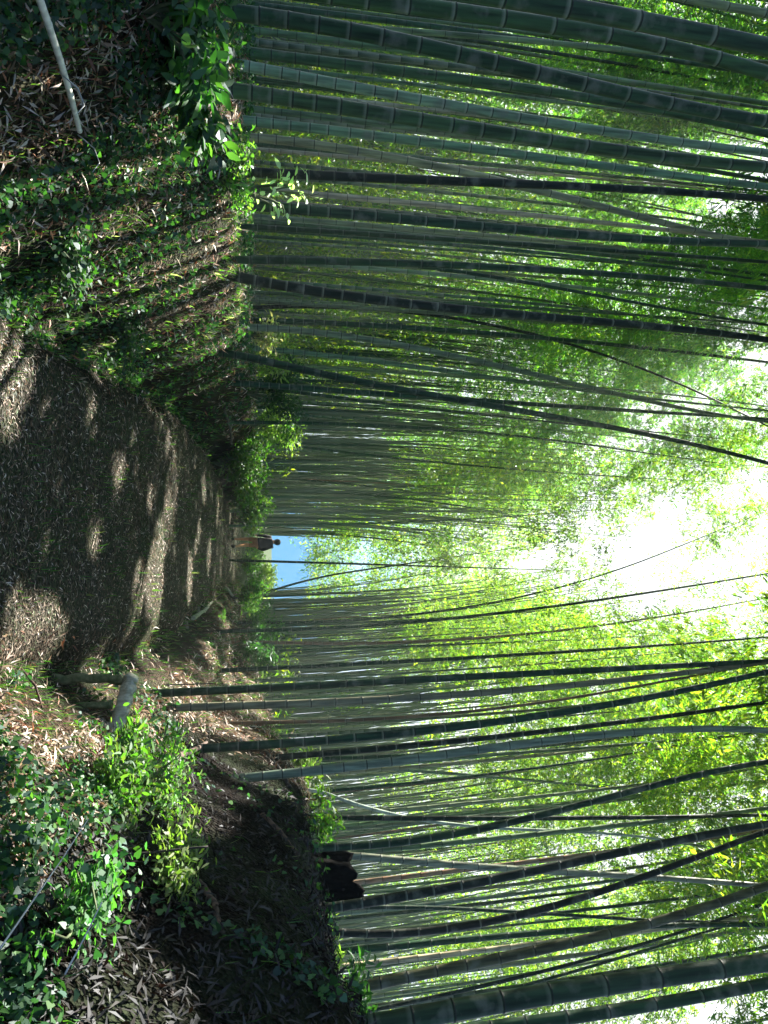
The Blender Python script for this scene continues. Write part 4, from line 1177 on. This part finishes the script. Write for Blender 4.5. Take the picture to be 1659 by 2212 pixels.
def person():
    p = hit(512, 1172)
    d = ray(512, 1172); y = 26.0
    x = d[0] / d[1] * y
    root = empty('person', (x, y, float(T(x, y))))
    root.rotation_euler = (0, 0, R(8))
    sk = plain_mat('skin', (.60, .26, .12), (.68, .31, .15), rough=.5, bump=.05)
    ja = plain_mat('dark_jacket', (.008, .008, .010), (.02, .018, .022), rough=.8)
    sh = plain_mat('tan_shorts', (.36, .15, .06), (.45, .20, .08), rough=.9)
    hr = plain_mat('dark_hair', (.008, .006, .005), (.02, .015, .012), (60, 60, 60), rough=.5)
    bt = plain_mat('dark_shoes', (.01, .01, .01), (.03, .03, .03), rough=.6)
    bp_ = plain_mat('daypack', (.02, .012, .014), (.04, .025, .025), rough=.8)
    # walking away from the camera, left foot forward (+Y), right foot behind
    V = [(0, 0, .92), (0, 0, 1.08), (0, .01, 1.25), (0, .02, 1.40), (0, .03, 1.50), (0, .045, 1.57), (0, .05, 1.65), (0, .045, 1.71),
         (-.10, 0, .88), (-.105, .12, .50), (-.10, .17, .10), (-.10, .29, .045),
         (.10, 0, .88), (.105, .03, .50), (.10, -.22, .16), (.10, -.16, .05),
         (-.19, .01, 1.40), (-.27, -.06, 1.14), (-.24, .08, .93), (-.23, .13, .86),
         (.19, .01, 1.40), (.28, .0, 1.14), (.25, .14, .96), (.24, .20, .90)]
    E = [(0, 1), (1, 2), (2, 3), (3, 4), (4, 5), (5, 6), (6, 7), (0, 8), (8, 9), (9, 10), (10, 11), (0, 12), (12, 13), (13, 14), (14, 15),
         (3, 16), (16, 17), (17, 18), (18, 19), (3, 20), (20, 21), (21, 22), (22, 23)]
    Rr = [(.15, .11), (.14, .10), (.15, .11), (.14, .10), .062, .085, .092, .06,
          .088, .058, .038, .03, .088, .058, .038, .03,
          .06, .043, .03, .032, .06, .043, .03, .032]
    skin_obj('body', V, E, Rr, sk, root)
    k = 1.16
    skin_obj('jacket', [V[0], V[1], V[2], V[3], (0, .03, 1.47), V[16], V[17], V[18], V[20], V[21], V[22]],
             [(0, 1), (1, 2), (2, 3), (3, 4), (3, 5), (5, 6), (6, 7), (3, 8), (8, 9), (9, 10)],
             [(.17, .13), (.165, .125), (.17, .13), (.16, .12), .07, .078, .06, .045, .078, .06, .045], ja, root)
    skin_obj('shorts', [(0, 0, .92), (-.10, 0, .87), (-.105, .085, .60), (.10, 0, .87), (.105, .02, .60)],
             [(0, 1), (1, 2), (0, 3), (3, 4)], [(.155, .12), .105, .085, .105, .085], sh, root)
    for sx, yy, zz, pitch in ((-.10, .24, .05, 0), (.10, -.16, .07, -.5)):
        V_, Q_ = lumpy('shoe', .075, .19, .075, 2, .04, 20, 12)
        o = link('shoe', mesh_np('shoe', V_, len(Q_), 4, smooth=True, idx=Q_), bt, root)
        o.location = (sx, yy, zz); o.rotation_euler = (pitch, 0, 0)
    V_, Q_ = lumpy('hair', .185, .215, .20, 5, .04, 24, 16, box=1)
    o = link('hair', mesh_np('hair', V_, len(Q_), 4, smooth=True, idx=Q_), hr, root)
    o.location = (0, .025, 1.665)
    for sx in (-1, 1):
        o = link('ear', tubemesh('ear', np.array([[sx * .088, .05, 1.60], [sx * .097, .045, 1.625], [sx * .09, .05, 1.65]]), [.012, .018, .012], 8), sk, root)
    V_, Q_ = lumpy('backpack', .30, .17, .42, 8, .06, 28, 18)
    o = link('backpack', mesh_np('backpack', V_, len(Q_), 4, smooth=True, idx=Q_), bp_, root)
    o.location = (0, -.17, 1.24)
    tag(root, 'walker in dark jacket and tan shorts going away down the path', 'person')
person()

# ------------------------------------------------------------------ holes in the canopy where the sun comes through
bpy.context.view_layer.update()
LP_ = np.array(LITP)
GAPR = np.random.default_rng(5).uniform(.22, .55, len(LP_))
GAPR[-9:] = .5
GAPR[[LIT.index((30, 1400)), LIT.index((30, 1330))]] = .16
r5_ = np.random.default_rng(21)
sm_ = [hit(r5_.uniform(10, 440), r5_.uniform(800, 1360)) for _ in range(26)]      # many small flecks on the path
LP_ = np.vstack([LP_, sm_]); GAPR = np.r_[GAPR, r5_.uniform(.07, .2, 26)]
def prune(o):
    me = o.data
    n, nf = len(me.vertices), len(me.polygons)
    V = np.empty(n * 3, np.float32); me.vertices.foreach_get('co', V); V = V.reshape(-1, 3)
    Q = np.empty(nf * 4, np.int32); me.loops.foreach_get('vertex_index', Q); Q = Q.reshape(-1, 4)
    M = np.array(o.matrix_world)
    C = V[Q].mean(1) @ M[:3, :3].T + M[:3, 3]
    bad = np.zeros(nf, bool)
    for l_, g_ in zip(LP_, GAPR):
        v = C - l_
        t = v @ SDN
        bad |= (t > .8) & (np.linalg.norm(v - t[:, None] * SDN, axis=1) < g_)
    if not bad.any(): return
    c = np.empty(n * 4, np.float32); me.color_attributes['Col'].data.foreach_get('color', c)
    nm = mesh_np(me.name, V, int((~bad).sum()), 4, c.reshape(-1, 4)[:, :3], idx=Q[~bad])
    nm.materials.append(M_LEAF)
    o.data = nm
for o in list(bpy.data.objects):
    if o.type == 'MESH' and ((o.name.startswith('foliage') and o.parent and o.parent.get('category') == 'bamboo')
                             or o.name in ('canopy_shade_foliage', 'overhanging_leaves', 'arching_foliage', 'distant_bamboo_foliage', 'left_grove_foliage')):
        prune(o)

# ------------------------------------------------------------------ haze between the stems
V = np.array([(x, y, z) for x in (-75, 78) for y in (-14, 82) for z in (-4, 24)], float)
Qh = np.array([[0, 1, 3, 2], [4, 6, 7, 5], [0, 4, 5, 1], [2, 3, 7, 6], [0, 2, 6, 4], [1, 5, 7, 3]])
hz = bpy.data.materials.new('haze'); hz.use_nodes = True; hz.node_tree.nodes.clear()
ho = hz.node_tree.nodes.new('ShaderNodeOutputMaterial'); hv = hz.node_tree.nodes.new('ShaderNodeVolumePrincipled')
hv.inputs['Color'].default_value = (.86, .93, .86, 1); hv.inputs['Density'].default_value = 0.0014
hv.inputs['Anisotropy'].default_value = 0.3
hz.node_tree.links.new(hv.outputs[0], ho.inputs['Volume'])
h_ = link('haze', mesh_np('haze', V, 6, 4, idx=Qh), hz)
tag(h_, 'thin bright haze hanging between the far stems', 'haze', None, 'stuff')
